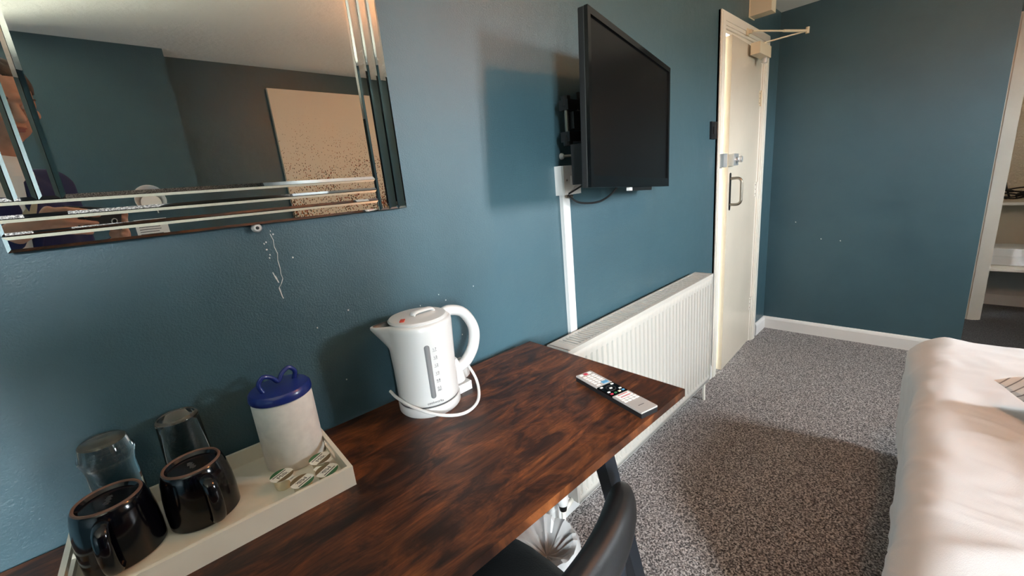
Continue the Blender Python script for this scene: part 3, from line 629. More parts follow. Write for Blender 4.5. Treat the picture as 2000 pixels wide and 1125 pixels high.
bm = bmesh.new(); lathe(bm, [(0.03, 0.05), (0.07, -0.04), (0.068, -0.04), (0.028, 0.05)], 28, close=True); o = obj('shade', bm, 'plastic', wl, smooth=True); o.location = (0, 0.11, 0.0); o.rotation_euler = (math.radians(105), 0, 0)
bm = bmesh.new(); lathe(bm, [(0, 0), (0.046, 0), (0.046, 0.004), (0, 0.006)], 28); g_ = obj('diffuser', bm, 'paper', wl, smooth=True); g_.location = (0, 0.122, -0.004); g_.rotation_euler = (math.radians(-75), 0, 0)
cord('pull_cord', [(0.02, 0.02, -0.01), (0.022, 0.022, -0.06), (0.024, 0.02, -0.10)], 0.003, 'plastic', wl)
no = root('notice_sheet', (0.15, YO+0.15, 1.13), 'white printed paper notice pinned low on the chimney breast', 'notice')
obj('sheet', B(-0.075, 0.075, 0.0005, 0.002, 0, 0.16), 'paper', no)
for i in range(9): obj('print_line', B(-0.06, 0.02+0.035*random.random(), 0.002, 0.0024, 0.02+i*0.014, 0.024+i*0.014), 'ink', no)

# ------------------------------------------------------------------ desk
DZ = 0.809; DYAW = -0.034; DL, DD, DT = 1.14, 0.513, 0.018
de = root('desk', (0.869, -0.042, 0.0), 'rustic brown wood-effect desk with black metal legs along the teal wall', 'desk', rot=(0, 0, DYAW))
# local: x from -DL (near end) to 0 (far end), y from -DD (front) to 0 (wall side)
top = obj('desk_top', B(-DL, 0, -DD, 0, DZ-DT, DZ), 'wood', de, bevel=0.0015)
for y in (-0.045, -DD+0.035):
    for x0, x1 in ((-0.275, -0.065), (-DL+0.275, -DL+0.065)):
        bm = bmesh.new(); bar(bm, (x0, y, DZ-DT-0.004), (x1, y, 0.0), 0.030, 0.030, up=(0, 1, 0)); obj('leg', bm, 'black_metal', de)
        obj('leg_plate', B(x0-0.03, x0+0.03, y-0.02, y+0.02, DZ-DT-0.004, DZ-DT), 'black_metal', de)
for x in (-0.275, -DL+0.275): obj('cross_rail', B(x-0.014, x+0.014, -DD+0.05, -0.06, DZ-DT-0.028, DZ-DT-0.004), 'black_metal', de)
for x in (-0.062, -DL+0.062): obj('foot_rail', B(x-0.012, x+0.012, -DD+0.05, -0.06, 0.0, 0.024), 'black_metal', de)

# ------------------------------------------------------------------ chair tucked under the desk
ch = root('chair', (0.300, -0.415, 0.0), 'black moulded chair with curved backrest pushed in at the desk', 'chair')
bm = bmesh.new(); path = []; rad = []
for i in range(41):
    q = -1+2*i/40; path.append((0.262*math.sin(q*1.18)/math.sin(1.18), -0.215+0.075*(1-math.cos(q*1.18))/(1-math.cos(1.18)), 0.730-0.010*q*q)); rad.append(0.062*max(0.04, 1-abs(q)**5)**0.5)
tube(bm, path, rad, 28, sx=1.0, sy=0.52)
for v_ in bm.verts: v_.co.y -= 0.22*(v_.co.z-0.73)
obj('backrest', bm, 'chair_black', ch, smooth=True, auto=80)
for sx in (-1, 1):
    bm = bmesh.new(); tube(bm, catmull([(sx*0.17, -0.13, 0.42), (sx*0.185, -0.185, 0.50), (sx*0.185, -0.188, 0.70)], 6), 0.011, 12); obj('back_post', bm, 'black_metal', ch, smooth=True)
bm = bmesh.new(); ol = []
for i in range(40):
    a = 2*PI*i/40; ol.append((0.235*math.copysign(abs(math.cos(a))**0.6, math.cos(a)), 0.215*math.copysign(abs(math.sin(a))**0.6, math.sin(a))))
a = [bm.verts.new((x, y+0.02, 0.415)) for x, y in ol]; b = [bm.verts.new((x, y+0.02, 0.455)) for x, y in ol]; c = [bm.verts.new((x*0.9, y*0.9+0.02, 0.468)) for x, y in ol]
bm.faces.new(list(reversed(a))); bm.faces.new(c)
for p, q in ((a, b), (b, c)):
    for i in range(40): j = (i+1) % 40; bm.faces.new((p[i], p[j], q[j], q[i]))
obj('seat', bm, 'leather', ch, smooth=True, auto=50)
for sx in (-1, 1):
    for sy in (-1, 1):
        bm = bmesh.new(); tube(bm, [(sx*0.15, sy*0.14+0.02, 0.42), (sx*0.225, sy*0.225+0.02, 0.0)], [0.014, 0.010], 12); obj('leg', bm, 'black_metal', ch, smooth=True)
bm = bmesh.new(); box(bm, -0.16, 0.16, -0.13, 0.17, 0.400, 0.414); obj('seat_frame', bm, 'black_metal', ch)

# ------------------------------------------------------------------ waste bin with liner
wb = root('waste_bin', (0.680, -0.225, 0.0), 'small black waste bin with a crumpled grey liner under the desk', 'waste bin')
bm = bmesh.new(); lathe(bm, [(0, 0.0), (0.075, 0.0), (0.090, 0.25), (0.086, 0.25), (0.072, 0.006), (0, 0.006)], 32); obj('bin_body', bm, 'plastic_matt', wb, smooth=True)
bm = bmesh.new(); n = 64; rows = []
for r, z, am in ((0.0, 0.235, 0.0), (0.030, 0.245, 0.012), (0.058, 0.262, 0.016), (0.080, 0.285, 0.014), (0.092, 0.290, 0.010), (0.1005, 0.275, 0.006), (0.1025, 0.24, 0.005), (0.1035, 0.19, 0.006), (0.1045, 0.14, 0.008)):
    row = []
    for i in range(n):
        a = 2*PI*i/n; fz = noise.noise(Vector((math.cos(a)*5, math.sin(a)*5, z*10))); cr = (1-min(1, 4*abs(noise.noise(Vector((math.cos(a)*3+r*20, math.sin(a)*3, 2.0))))))
        rr = r+am*0.6*abs(fz) if r > 0.095 else r+am*0.5*fz
        row.append(bm.verts.new((rr*math.cos(a), rr*math.sin(a), z+am*(0.9*fz+0.7*cr))))
    rows.append(row)
for a, b in zip(rows, rows[1:]):
    for i in range(n): j = (i+1) % n; bm.faces.new((a[i], a[j], b[j], b[i]))
bmesh.ops.remove_doubles(bm, verts=bm.verts, dist=1e-5)
obj('bin_liner', bm, 'bag', wb, smooth=True, auto=35)

# ------------------------------------------------------------------ tray and what stands on it
TYAW = -0.045
tr = root('serving_tray', (0.199, -0.250, DZ), 'long white lacquered serving tray with handle slots on the desk', 'tray', rot=(0, 0, TYAW))
TL, TWd, THt, tt = 0.372, 0.226, 0.038, 0.007   # local: x -TL..0, y 0..TWd
obj('tray_base', B(-TL, 0, 0, TWd, 0, 0.008), 'tray', tr, bevel=0.001)
obj('front_rim', B(-TL, 0, 0, tt, 0.008, THt), 'tray', tr, bevel=0.0012); obj('back_rim', B(-TL, 0, TWd-tt, TWd, 0.008, THt), 'tray', tr, bevel=0.0012)
for x0 in (-tt, -TL):
    bm = bmesh.new(); c0, c1 = TWd/2-0.032, TWd/2+0.032
    box(bm, x0, x0+tt, tt, c0, 0.008, THt); box(bm, x0, x0+tt, c1, TWd-tt, 0.008, THt); box(bm, x0, x0+tt, c0, c1, 0.008, 0.017); box(bm, x0, x0+tt, c0, c1, 0.029, THt)
    obj('end_rim', bm, 'tray', tr)
TZ = DZ+0.008
def mug(x, y, ang, label):
    m = root('mug', (x, y, TZ), label, 'mug', 'upturned mugs on the tray', rot=(0, 0, ang))
    H = 0.097
    bm = bmesh.new(); lathe(bm, [(0.0455, 0.0), (0.0485, 0.003), (0.0488, 0.030), (0.0475, 0.055), (0.0445, 0.080), (0.0415, 0.092), (0.0395, H-0.0025)], 56)
    lathe(bm, [(0.0455, 0.0), (0.0445, 0.03), (0.042, 0.065), (0.036, 0.085), (0, 0.087)], 56)
    obj('body', bm, 'glaze', m, smooth=True)
    bm = bmesh.new(); lathe(bm, [(0.0396, H-0.0026), (0.0385, H), (0.0365, H), (0.0352, H-0.002)], 56); obj('foot_ring', bm, 'clay', m, smooth=True)
    bm = bmesh.new(); lathe(bm, [(0.0353, H-0.0022), (0.032, H-0.0065), (0, H-0.0065)], 56); obj('base_well', bm, 'glaze', m, smooth=True)
    bm = bmesh.new(); tube(bm, catmull([(0.041, 0, 0.083), (0.054, 0, 0.083), (0.065, 0, 0.074), (0.0695, 0, 0.050), (0.067, 0, 0.026), (0.058, 0, 0.013), (0.046, 0, 0.014)], 6), 0.0075, 12, sx=0.75, sy=1.25); obj('handle', bm, 'glaze', m, smooth=True)
    for i in range(7): obj('base_stamp', B(-0.013+0.0036*i, -0.0108+0.0036*i, -0.003-0.001*(i % 3), 0.002+0.0015*(i % 2), H-0.0066, H-0.0063), 'ink', m)
    return m
mug(-0.104, -0.120, math.radians(-100), 'nearer upturned navy-black mug at the end of the tray')
mug(-0.004, -0.120, math.radians(-78), 'upturned navy-black mug nearer the canister')
def tumbler(x, y, prof, label):
    g = root('tumbler', (x, y, TZ), label, 'glass', 'upturned glasses on the tray')
    bm = bmesh.new(); lathe(bm, prof, 48); obj('glass_body', bm, 'glass', g, smooth=True, auto=50); return g
tumbler(-0.098, -0.038, [(0.0305, 0.0), (0.0325, 0.0), (0.0315, 0.06), (0.0295, 0.105), (0.0320, 0.118), (0.0345, 0.126), (0.0345, 0.132), (0.031, 0.140), (0.029, 0.152), (0.026, 0.155), (0, 0.1535), (0, 0.1485), (0.0255, 0.148), (0.0285, 0.139), (0.0310, 0.131), (0.0310, 0.127), (0.0275, 0.115), (0.0268, 0.104), (0.029, 0.05), (0.0305, 0.0)],
        'upturned glass with a bulging foot behind the nearer mug')
tumbler(-0.004, -0.037, [(0.0325, 0.0), (0.0345, 0.0), (0.0330, 0.07), (0.0305, 0.140), (0.0300, 0.148), (0.0270, 0.152), (0, 0.151), (0, 0.1455), (0.0265, 0.145), (0.0283, 0.138), (0.0312, 0.07), (0.0325, 0.0)],
        'straight-sided upturned glass behind the mug by the canister')
cn = root('canister', (0.150, -0.082, TZ), 'white ceramic canister with cobalt blue lid on the tray', 'canister')
CHt = 0.138
bm = bmesh.new(); lathe(bm, [(0, 0), (0.050, 0), (0.0525, 0.003), (0.0525, CHt-0.008), (0.0505, CHt-0.002), (0.046, CHt), (0.046, 0.006), (0, 0.006)], 56); obj('body', bm, 'can', cn, smooth=True)
bm = bmesh.new(); lathe(bm, [(0, CHt-0.004), (0.0455, CHt-0.004), (0.0455, CHt+0.0005), (0.0535, CHt+0.0005), (0.0545, CHt+0.004), (0.0535, CHt+0.013), (0.050, CHt+0.017), (0.03, CHt+0.019), (0, CHt+0.0195)], 56); ld = obj('lid', bm, 'blue', cn, smooth=True)
zt = CHt+0.017   # looped bow handle: two humps meeting in a low middle
bm = bmesh.new(); tube(bm, catmull([(-0.030, -0.004, zt-0.002), (-0.034, 0, zt+0.016), (-0.024, 0, zt+0.028), (-0.010, 0, zt+0.022), (0.0, 0, zt+0.010), (0.010, 0, zt+0.022), (0.024, 0, zt+0.028), (0.034, 0, zt+0.016), (0.030, 0.004, zt-0.002)], 7), 0.0042, 10); h = obj('lid_handle', bm, 'blue', ld, smooth=True)
h.rotation_euler = (0, 0, math.radians(12))
def milk_pot(x, y, ang, tilt, label, tz=0.0):
    p = root('milk_pot', (x, y, TZ+tz), label, 'milk pot', 'milk portion pots on the tray', rot=(tilt, 0, ang))
    bm = bmesh.new(); lathe(bm, [(0, 0), (0.0125, 0), (0.0135, 0.002), (0.0155, 0.020), (0.0185, 0.0215), (0.0185, 0.0225), (0, 0.0226)], 32); obj('pot', bm, 'milk', p, smooth=True)
    ol = [(0.0190*math.cos(a), 0.0190*math.sin(a)) for a in [2*PI*i/32 for i in range(32)]]
    def clip_poly(x0, x1, y0, y1):   # band of the round lid between two chords
        pts = [(min(max(q[0], x0), x1), min(max(q[1], y0), y1)) for q in ol]; out = []
        for q in pts:
            if not out or (abs(out[-1][0]-q[0])+abs(out[-1][1]-q[1])) > 1e-5: out.append(q)
        return out
    def plate(nm, poly, z0, z1, m, par):
        bm = bmesh.new(); a = [bm.verts.new((x_, y_, z0)) for x_, y_ in poly]; b = [bm.verts.new((x_, y_, z1)) for x_, y_ in poly]
        bm.faces.new(b); bm.faces.new(list(reversed(a)))
        for i in range(len(a)): j = (i+1) % len(a); bm.faces.new((a[i], a[j], b[j], b[i]))
        bmesh.ops.recalc_face_normals(bm, faces=bm.faces); return obj(nm, bm, m, par)
    lid = plate('foil_lid', ol+[], 0.0227, 0.0231, 'foil', p)
    tab = plate('pull_tab', [(-0.008, -0.017), (0.008, -0.017), (0.004, -0.027), (-0.004, -0.027)], 0.0227, 0.0230, 'foil', lid)
    def band(y0, y1, m, nm):
        pts = [q for q in ol if y0 <= q[1] <= y1]
        xs0 = math.sqrt(max(0, 0.0190**2-y0**2)); xs1 = math.sqrt(max(0, 0.0190**2-y1**2))
        poly = [(-xs0, y0), (xs0, y0)] + sorted([q for q in pts if q[0] > 0], key=lambda q: q[1]) + [(xs1, y1), (-xs1, y1)] + sorted([q for q in pts if q[0] <= 0], key=lambda q: -q[1])
        out = []
        for q in poly:
            if not out or (abs(out[-1][0]-q[0])+abs(out[-1][1]-q[1])) > 2e-4: out.append(q)
        if (abs(out[0][0]-out[-1][0])+abs(out[0][1]-out[-1][1])) < 2e-4: out.pop()
        plate(nm, out, 0.0231, 0.0233, m, lid)
    band(0.0105, 0.019, 'green', 'green_band'); band(-0.019, -0.0085, 'olive', 'brown_band')
    text('lid_print', 'Milk', 0.0115, 'black_ink', lid, Matrix.Translation((0, -0.002, 0.0232)), 0.0001)
    plate('print_rule', [(-0.013, 0.0055), (0.013, 0.0055), (0.013, 0.0075), (-0.013, 0.0075)], 0.0231, 0.0233, 'ink', lid)
milk_pot(0.106, -0.160, math.radians(24), 0.0, 'milk portion pot standing in front of the canister, nearest the mugs')
milk_pot(0.126, -0.207, math.radians(204), 0.0, 'milk portion pot behind the middle of the front rim of the tray')
milk_pot(0.170, -0.166, math.radians(28), 0.0, 'milk portion pot standing by the end slot of the tray')
milk_pot(0.166, -0.2125, math.radians(208), 0.0, 'milk portion pot tucked into the front corner of the tray')

# ------------------------------------------------------------------ kettle and its power base
KX, KY = 0.446, -0.112
kb = root('kettle_stand', (KX, KY, DZ), 'round white plastic stand with cord and plug under the kettle', 'kettle stand')
bm = bmesh.new(); lathe(bm, [(0, 0.0), (0.070, 0.0), (0.073, 0.004), (0.0735, 0.021), (0.0725, 0.0235), (0.060, 0.0240), (0, 0.0240)], 56); obj('base_disc', bm, 'plastic', kb, smooth=True)
obj('switch_foot', B(0.058, 0.108, -0.026, 0.026, 0.0, 0.0225), 'plastic', kb, bevel=0.007, seg=3, smooth=True)
cord('cord', [(-0.078, 0.040, 0.052), (-0.078, 0.005, 0.045), (-0.062, -0.050, 0.030), (-0.025, -0.092, 0.012), (0.020, -0.115, 0.006), (0.075, -0.092, 0.006), (0.110, -0.045, 0.030), (0.118, 0.010, 0.064), (0.110, 0.030, 0.062)], 0.0036, 'plastic', kb)
pl = obj('plug', (lambda bm: (box(bm, -0.026, 0.026, -0.014, 0.014, 0.0, 0.050), bm)[1])(bmesh.new()), 'plastic', kb, bevel=0.009, seg=3, smooth=True); pl.location = (0.126, 0.045, 0.002); pl.rotation_euler = (0, 0.25, 0.5)
for p in ((-0.011, 0.014, 0.018), (0.011, 0.014, 0.018), (0, 0.014, 0.036)): obj('plug_pin', B(p[0]-0.003, p[0]+0.003, p[1]-0.001, p[1]+0.016, p[2]-0.002, p[2]+0.002), 'chrome', pl)
bm = bmesh.new(); lathe(bm, [(0.0700, 0.0235), (0.0700, 0.0272), (0.066, 0.0272), (0.066, 0.0235)], 56, close=True); obj('gap_shade_ring', bm, 'ink', kb, smooth=True)  # dark ring standing in for the shade in the gap under the kettle
ke = root('kettle', (KX, KY, DZ+0.0242), 'white plastic electric kettle with grey water gauge standing on its base', 'kettle')
KH = 0.192
KPR = [(0.0712, 0.004), (0.0712, 0.012), (0.0715, 0.08), (0.0735, 0.13), (0.0738, 0.138), (0.0742, 0.148), (0.0748, 0.160), (0.0755, KH-0.012), (0.0748, KH-0.004), (0.072, KH)]
bm = bmesh.new(); lathe(bm, [(0, 0.0), (0.058, 0.0), (0.060, 0.0026), (0.0700, 0.0026)]+KPR+[(0.066, KH+0.001)], 72)
# pull a spout out of the upper left of the body
sd = Vector((-0.93, 0.36, 0)).normalized()
for vv in bm.verts:
    rr = math.hypot(vv.co.x, vv.co.y)
    if rr > 0.05 and vv.co.z > 0.135:
        cs = (vv.co.x*sd.x+vv.co.y*sd.y)/rr
        if cs > 0.93:
            k = ((cs-0.93)/0.07)**0.85; hgt = max(0, (vv.co.z-0.135)/(KH-0.135)); ex = 0.034*k*hgt**1.1
            vv.co.x += sd.x*ex; vv.co.y += sd.y*ex
obj('body', bm, 'plastic', ke, smooth=True, auto=60)
bm = bmesh.new(); lathe(bm, [(0.066, KH+0.0008), (0.0675, KH+0.004), (0.064, KH+0.0075), (0.045, KH+0.009), (0, KH+0.0095)], 56); kl = obj('lid', bm, 'plastic', ke, smooth=True)
bm = bmesh.new(); tube(bm, catmull([(-0.012, 0.0, KH+0.009), (-0.008, 0, KH+0.0145), (0.012, 0, KH+0.016), (0.036, 0, KH+0.0145), (0.042, 0, KH+0.008)], 5), 0.009, 12, sx=0.45, sy=1.2); obj('lid_grip', bm, 'plastic', kl, smooth=True)
o = obj('red_mark', B(-0.009, 0.009, -0.005, 0.005, 0, 0.002), 'red', kl); o.location = (-0.045, -0.012, KH+0.0085); o.rotation_euler = (0, 0, 0.9)
bm = bmesh.new(); hp = catmull([(0.060, -0.004, KH-0.008), (0.085, -0.006, KH-0.003), (0.122, -0.008, KH-0.020), (0.146, -0.010, KH-0.065), (0.139, -0.010, KH-0.112), (0.112, -0.008, KH-0.146), (0.078, -0.005, KH-0.157), (0.064, -0.004, KH-0.152)], 7)
tube(bm, hp, 0.0135, 16, sx=0.95, sy=1.25); obj('handle', bm, 'plastic', ke, smooth=True)
bm = bmesh.new(); tube(bm, [(0.082, 0.0, 0.002), (0.080, 0, 0.028), (0.076, 0, 0.062)], [0.024, 0.021, 0.012], 20); obj('switch_housing', bm, 'plastic', ke, smooth=True, bevel=0.002)
def krad(z):
    for (r0, z0), (r1, z1) in zip(KPR, KPR[1:]):
        if z0 <= z <= z1: return r0+(r1-r0)*(z-z0)/(z1-z0)
    return 0.075
def on_body(ang, z, off=0.0006):
    r = krad(z)+off; n = Vector((math.cos(ang), math.sin(ang), 0)); ex = Vector((-math.sin(ang), math.cos(ang), 0))
    return basis(ex, Vector((0, 0, 1)), n, n*r+Vector((0, 0, z)))
GA = math.radians(-112)
bm = bmesh.new(); rows = []
for j in range(25):
    z = 0.022+0.128*((0, 0.004, 0.010, 0.018, 0.028, 0.045)[j] if j < 6 else (1-(0, 0.004, 0.010, 0.018, 0.028, 0.045)[24-j] if j > 18 else 0.045+0.91*(j-5)/14)); e = min(1, min(z-0.022, 0.150-z)/0.0058); wz = 0.0058*math.sqrt(max(0.03, 1-(1-e)**2))
    rows.append([bm.verts.new((on_body(GA+dx/0.072, z, 0.0007)).translation) for dx in (-wz, 0, wz)])
for a, b in zip(rows, rows[1:]):
    for i in range(2): bm.faces.new((a[i], a[i+1], b[i+1], b[i]))
gg = obj('water_gauge', bm, 'grey_ink', ke, smooth=True); md = gg.modifiers.new('t', 'SOLIDIFY'); md.thickness = 0.0008; md.offset = 0
for s, z in (('1.7', 0.137), ('1.5', 0.118), ('1.2', 0.099), ('1.0', 0.080), ('0.8', 0.062), ('0.5', 0.044), ('MIN', 0.037)):
    text('level_print', s, 0.0075 if s != 'MIN' else 0.005, 'ink', ke, on_body(GA+0.22, z), 0.00012)
    if s != 'MIN':
        t = obj('level_line', B(-0.005, 0.005, -0.0003, 0.0003, 0, 0.0002), 'ink', ke); t.matrix_local = on_body(GA+0.22, z-0.0045)
text('maker_print', 'cookworks', 0.0082, 'ink', ke, on_body(GA+0.03, 0.0125, 0.0012), 0.00012)

# ------------------------------------------------------------------ remote control
re = root('remote_control', (0.733, -0.440, DZ), 'slim silver and black television remote lying on the desk', 'remote control')
re.rotation_euler = (0, 0, math.radians(-104.5))   # local +x points from the keypad end towards the front edge
RL, RW = 0.108, 0.0235
obj('lower_shell', B(-RL, RL, -RW, RW, 0.0, 0.011), 'plastic_matt', re, bevel=0.003)
obj('keypad_plate', B(-RL, -0.030, -RW, RW, 0.011, 0.0145), 'rem', re, bevel=0.0012); obj('middle_plate', B(-0.029, 0.022, -RW, RW, 0.011, 0.0142), 'tvbez', re, bevel=0.0012)
obj('tail_plate', B(0.023, RL, -RW, RW, 0.011, 0.0145), 'remdark', re, bevel=0.0012)
def btn(x, y, sx, sy, m, z=0.0145): obj('button', B(x-sx, x+sx, y-sy, y+sy, z-0.0005, z+0.0010), m, re)
btn(-0.100, 0.012, 0.0035, 0.004, 'button'); btn(-0.099, 0.0, 0.0045, 0.0045, 'pink'); btn(-0.100, -0.013, 0.0035, 0.004, 'button')
for i in range(5):
    for j in range(3): btn(-0.086+i*0.0095, (j-1)*0.0125, 0.003, 0.0042, 'button')
btn(-0.040, 0.010, 0.0055, 0.0085, 'blueb')
btn(-0.038, -0.012, 0.003, 0.005, 'button')
for x, y, m in ((-0.022, 0.016, 'button'), (-0.022, -0.016, 'button'), (-0.008, 0.0, 'button'), (0.004, -0.017, 'button'), (0.004, 0.017, 'button'), (0.014, -0.017, 'pink'), (0.014, -0.006, 'green'), (0.014, 0.006, 'milk'), (0.014, 0.017, 'blueb')): btn(x, y, 0.0022, 0.0032, m, 0.0142)
bm = bmesh.new(); tube(bm, [(-0.008+0.011*math.cos(2*PI*i/24), 0.011*math.sin(2*PI*i/24), 0.0145) for i in range(25)], 0.0012, 6); obj('navigation_ring', bm, 'plastic_matt', re)
for i in range(2):
    btn(0.030+i*0.0095, 0, 0.0036, 0.019, 'button'); obj('button_print', B(0.029+i*0.0095, 0.031+i*0.0095, -0.014, 0.014, 0.0155, 0.0157), 'pink', re)
for i in range(2):
    for j in range(4): btn(0.049+i*0.008, -0.0165+j*0.011, 0.0026, 0.004, 'button')
obj('tail_print', B(0.084, 0.0855, -0.008, 0.008, 0.0145, 0.0147), 'ink', re)

# ------------------------------------------------------------------ bed, duvet, cushion
BX0, BX1, BY0, BY1, BZ = 0.80, 2.23, -2.48, -0.945, 0.575
be = root('bed', ((BX0+BX1)/2, (BY0+BY1)/2, 0.0), 'double divan bed under the white duvet with its foot at the carpeted walkway', 'bed')
hx_, hy_ = (BX1-BX0)/2, (BY1-BY0)/2
obj('divan_base', B(-hx_+0.02, hx_-0.02, -hy_+0.02, hy_-0.02, 0.05, 0.30), 'base', be, bevel=0.01)
obj('mattress', B(-hx_+0.03, hx_-0.03, -hy_+0.03, hy_-0.03, 0.30, 0.515), 'matt', be, bevel=0.04, seg=4)
for sx in (-1, 1):
    for sy in (-1, 1): 
        bm = bmesh.new(); tube(bm, [(sx*(hx_-0.12), sy*(hy_-0.12), 0.0), (sx*(hx_-0.12), sy*(hy_-0.12), 0.05)], 0.03, 14); obj('castor', bm, 'plastic_matt', be)
def duvet():
    bm = bmesh.new(); r = 0.085; drop = 0.33; rows = []
    a, b = hx_+0.015, hy_+0.022
    def fold(s, half):
        sg = 1 if s >= 0 else -1; q = abs(s); flat = half-r
        if q <= flat: return sg*q, 0.0
        arc = r*PI/2
        if q <= flat+arc:
            t = (q-flat)/r; return sg*(flat+r*math.sin(t)), r*(1-math.cos(t))
        return sg*half, r+(q-flat-arc)
    U = a-r+r*PI/2+drop; V = b-r+r*PI/2+drop; NU, NV = 210, 220
    for j in range(NV+1):
        row = []
        for i in range(NU+1):
            su = -U+2*U*i/NU; sv = -V+2*V*j/NV
            x, d1 = fold(su, a); y, d2 = fold(sv, b)
            d = max(d1, d2) if min(d1, d2) < 1e-6 else min(0.42, math.hypot(d1, d2)*0.9+0.1*max(d1, d2))
            # round the plan corners
            if d1 > 0 and d2 > 0:
                k = min(1, d1/r)*min(1, d2/r); x *= 1-0.020*k; y *= 1-0.010*k
            p = Vector((x, y, -d)); q = Vector((su, sv, 0))
            hang = min(1, d/0.12)
            nz = 0.006*noise.noise(q*2.3+Vector((3, 1, 0))) + 0.003*noise.noise(q*6.5) + 0.0022*noise.noise(Vector((su*26+3*noise.noise(q*6), sv*13, 1.0)))
            wr = noise.noise(Vector((su*7+sv*5, sv*11-su*4, 2.0))); nz += 0.005*max(0, wr)**1.5*2.2 - 0.0
            rd = abs(noise.noise(Vector((su*9.0+1.3*noise.noise(q*5), sv*5.0, 7.0)))); nz += 0.004*(1-min(1, rd*5))
            out = Vector((0, 0, 1))
            if d1 > 0 or d2 > 0:
                out = Vector((math.copysign(min(1, d1/r), su) if d1 > 0 else 0, math.copysign(min(1, d2/r), sv) if d2 > 0 else 0, max(0.0, 1-max(d1, d2)/r)))
                if out.length > 0: out.normalize()
            p += out*nz
            if hang > 0: p += out*(0.016*hang*noise.noise(Vector((su*3.5 if d2 > d1 else sv*3.5, 0.3, 4.0))))
            if d2 > 0 and sv > 0: p.y += 0.040*min(1, d2/r)*math.exp(-((x-a+0.06)/0.22)**2)
            # soft hollow beside the cushion
            hx = x-(1.72-(BX0+BX1)/2); hy = y-(-1.12-(BY0+BY1)/2)
            p.z -= 0.018*math.exp(-((hx/0.20)**2+(hy/0.14)**2))
            row.append(bm.verts.new(p))
        rows.append(row)
    for A, Bq in zip(rows, rows[1:]):
        for i in range(NU): bm.faces.new((A[i], A[i+1], Bq[i+1], Bq[i]))
    bmesh.ops.recalc_face_normals(bm, faces=bm.faces); return bm
du = obj('duvet', duvet(), 'linen', None, smooth=True, auto=80); du.location = ((BX0+BX1)/2, (BY0+BY1)/2, BZ)
setp(du, 'creased white duvet draped over the bed down to its sides', 'duvet')
cu = root('cushion', (1.60, -1.345, BZ+0.010), 'white cushion with thin grey stripes lying on the duvet', 'cushion', rot=(0, 0, 0.5))
def pillow(hx, hy, hz, n=24):
    bm = bmesh.new(); tp, bt = [], []
    for j in range(n+1):
        r1, r2 = [], []
        for i in range(n+1):
            s, t = -1+2*i/n, -1+2*j/n; e = max(0, (1-s**4)*(1-t**4))**0.5
            x, y = hx*s*(1-0.06*(1-t*t)*0), hy*t; x *= 1-0.07*(1-abs(t))**1*(abs(s)**6); y *= 1-0.07*(1-abs(s))*(abs(t)**6)
            z = hz*e; edge = i in (0, n) or j in (0, n)
            vt = bm.verts.new((x, y, hz+z)); r1.append(vt); r2.append(vt if edge else bm.verts.new((x, y, hz-z*0.9)))
        tp.append(r1); bt.append(r2)
    for A in (tp, bt):
        for a, b in zip(A, A[1:]):
            for i in range(n): 
                try: bm.faces.new((a[i], a[i+1], b[i+1], b[i]))
                except ValueError: pass
    bmesh.ops.recalc_face_normals(bm, faces=bm.faces); return bm
obj('cushion_cover', pillow(0.20, 0.20, 0.055), 'stripe', cu, smooth=True)
bm = bmesh.new(); lathe(bm, [(0, -0.012), (0.010, -0.008), (0.013, 0), (0.010, 0.008), (0, 0.012)], 16); o = obj('corner_toggle', bm, 'clay', cu, smooth=True); o.location = (-0.02, 0.205, 0.05)

# ------------------------------------------------------------------ the person taking the photograph, seen in the mirror
def cs(r, u, f): return CAM + CR*r + CU*u + CF*f          # points given relative to the phone's lens
fh = Vector((0.46, 0.888, 0.0)).normalized(); rt = Vector((fh.y, -fh.x, 0)); UP = Vector((0, 0, 1))
pe = root('person', (-0.285, -1.175, 0.0), 'person in navy jacket and white shirt holding a phone up with both hands', 'person')
PO = Vector((-0.285, -1.175, 0.0))
def bp(x, y, z): return rt*x + fh*y + UP*z                  # body frame -> person-local
hf = (fh*0.92 - UP*0.39).normalized(); hr = rt; hu = hr.cross(hf)
HC = Vector((-0.172, -1.125, 1.690)) - PO
def hp_(x, y, z): return HC + hr*x + hf*y + hu*z            # head frame
HM = Matrix((hr, hf, hu)).transposed()
bm = bmesh.new()
ellipsoid(bm, hp_(0, -0.015, 0.025), (0.077, 0.096, 0.088), HM); ellipsoid(bm, hp_(0, 0.022, -0.045), (0.060, 0.062, 0.068), HM)
ellipsoid(bm, hp_(0, 0.045, -0.088), (0.030, 0.030, 0.024), HM)                                              # chin
ellipsoid(bm, hp_(0, 0.075, 0.028), (0.052, 0.016, 0.014), HM)                                               # brow
capsule(bm, hp_(0, 0.080, 0.018), hp_(0, 0.106, -0.022), 0.008, 0.014)                                       # nose
for sg in (-1, 1):
    ellipsoid(bm, hp_(sg*0.013, 0.095, -0.025), (0.009, 0.010, 0.008), HM)                                   # nostril wings
    ellipsoid(bm, hp_(sg*0.040, 0.058, -0.018), (0.026, 0.026, 0.022), HM)                                   # cheek
    ellipsoid(bm, hp_(sg*0.079, -0.012, -0.005), (0.009, 0.020, 0.032), HM)                                  # ear
ellipsoid(bm, hp_(0, 0.082, -0.052), (0.024, 0.010, 0.006), HM); ellipsoid(bm, hp_(0, 0.080, -0.063), (0.021, 0.010, 0.007), HM)
capsule(bm, hp_(0, -0.02, -0.06), bp(0.02, 0.03, 1.47), 0.056, 0.064)
SHL, SHR = bp(-0.172, -0.01, 1.44), bp(0.172, -0.01, 1.44)
capsule(bm, SHL, SHR, 0.050, 0.050)
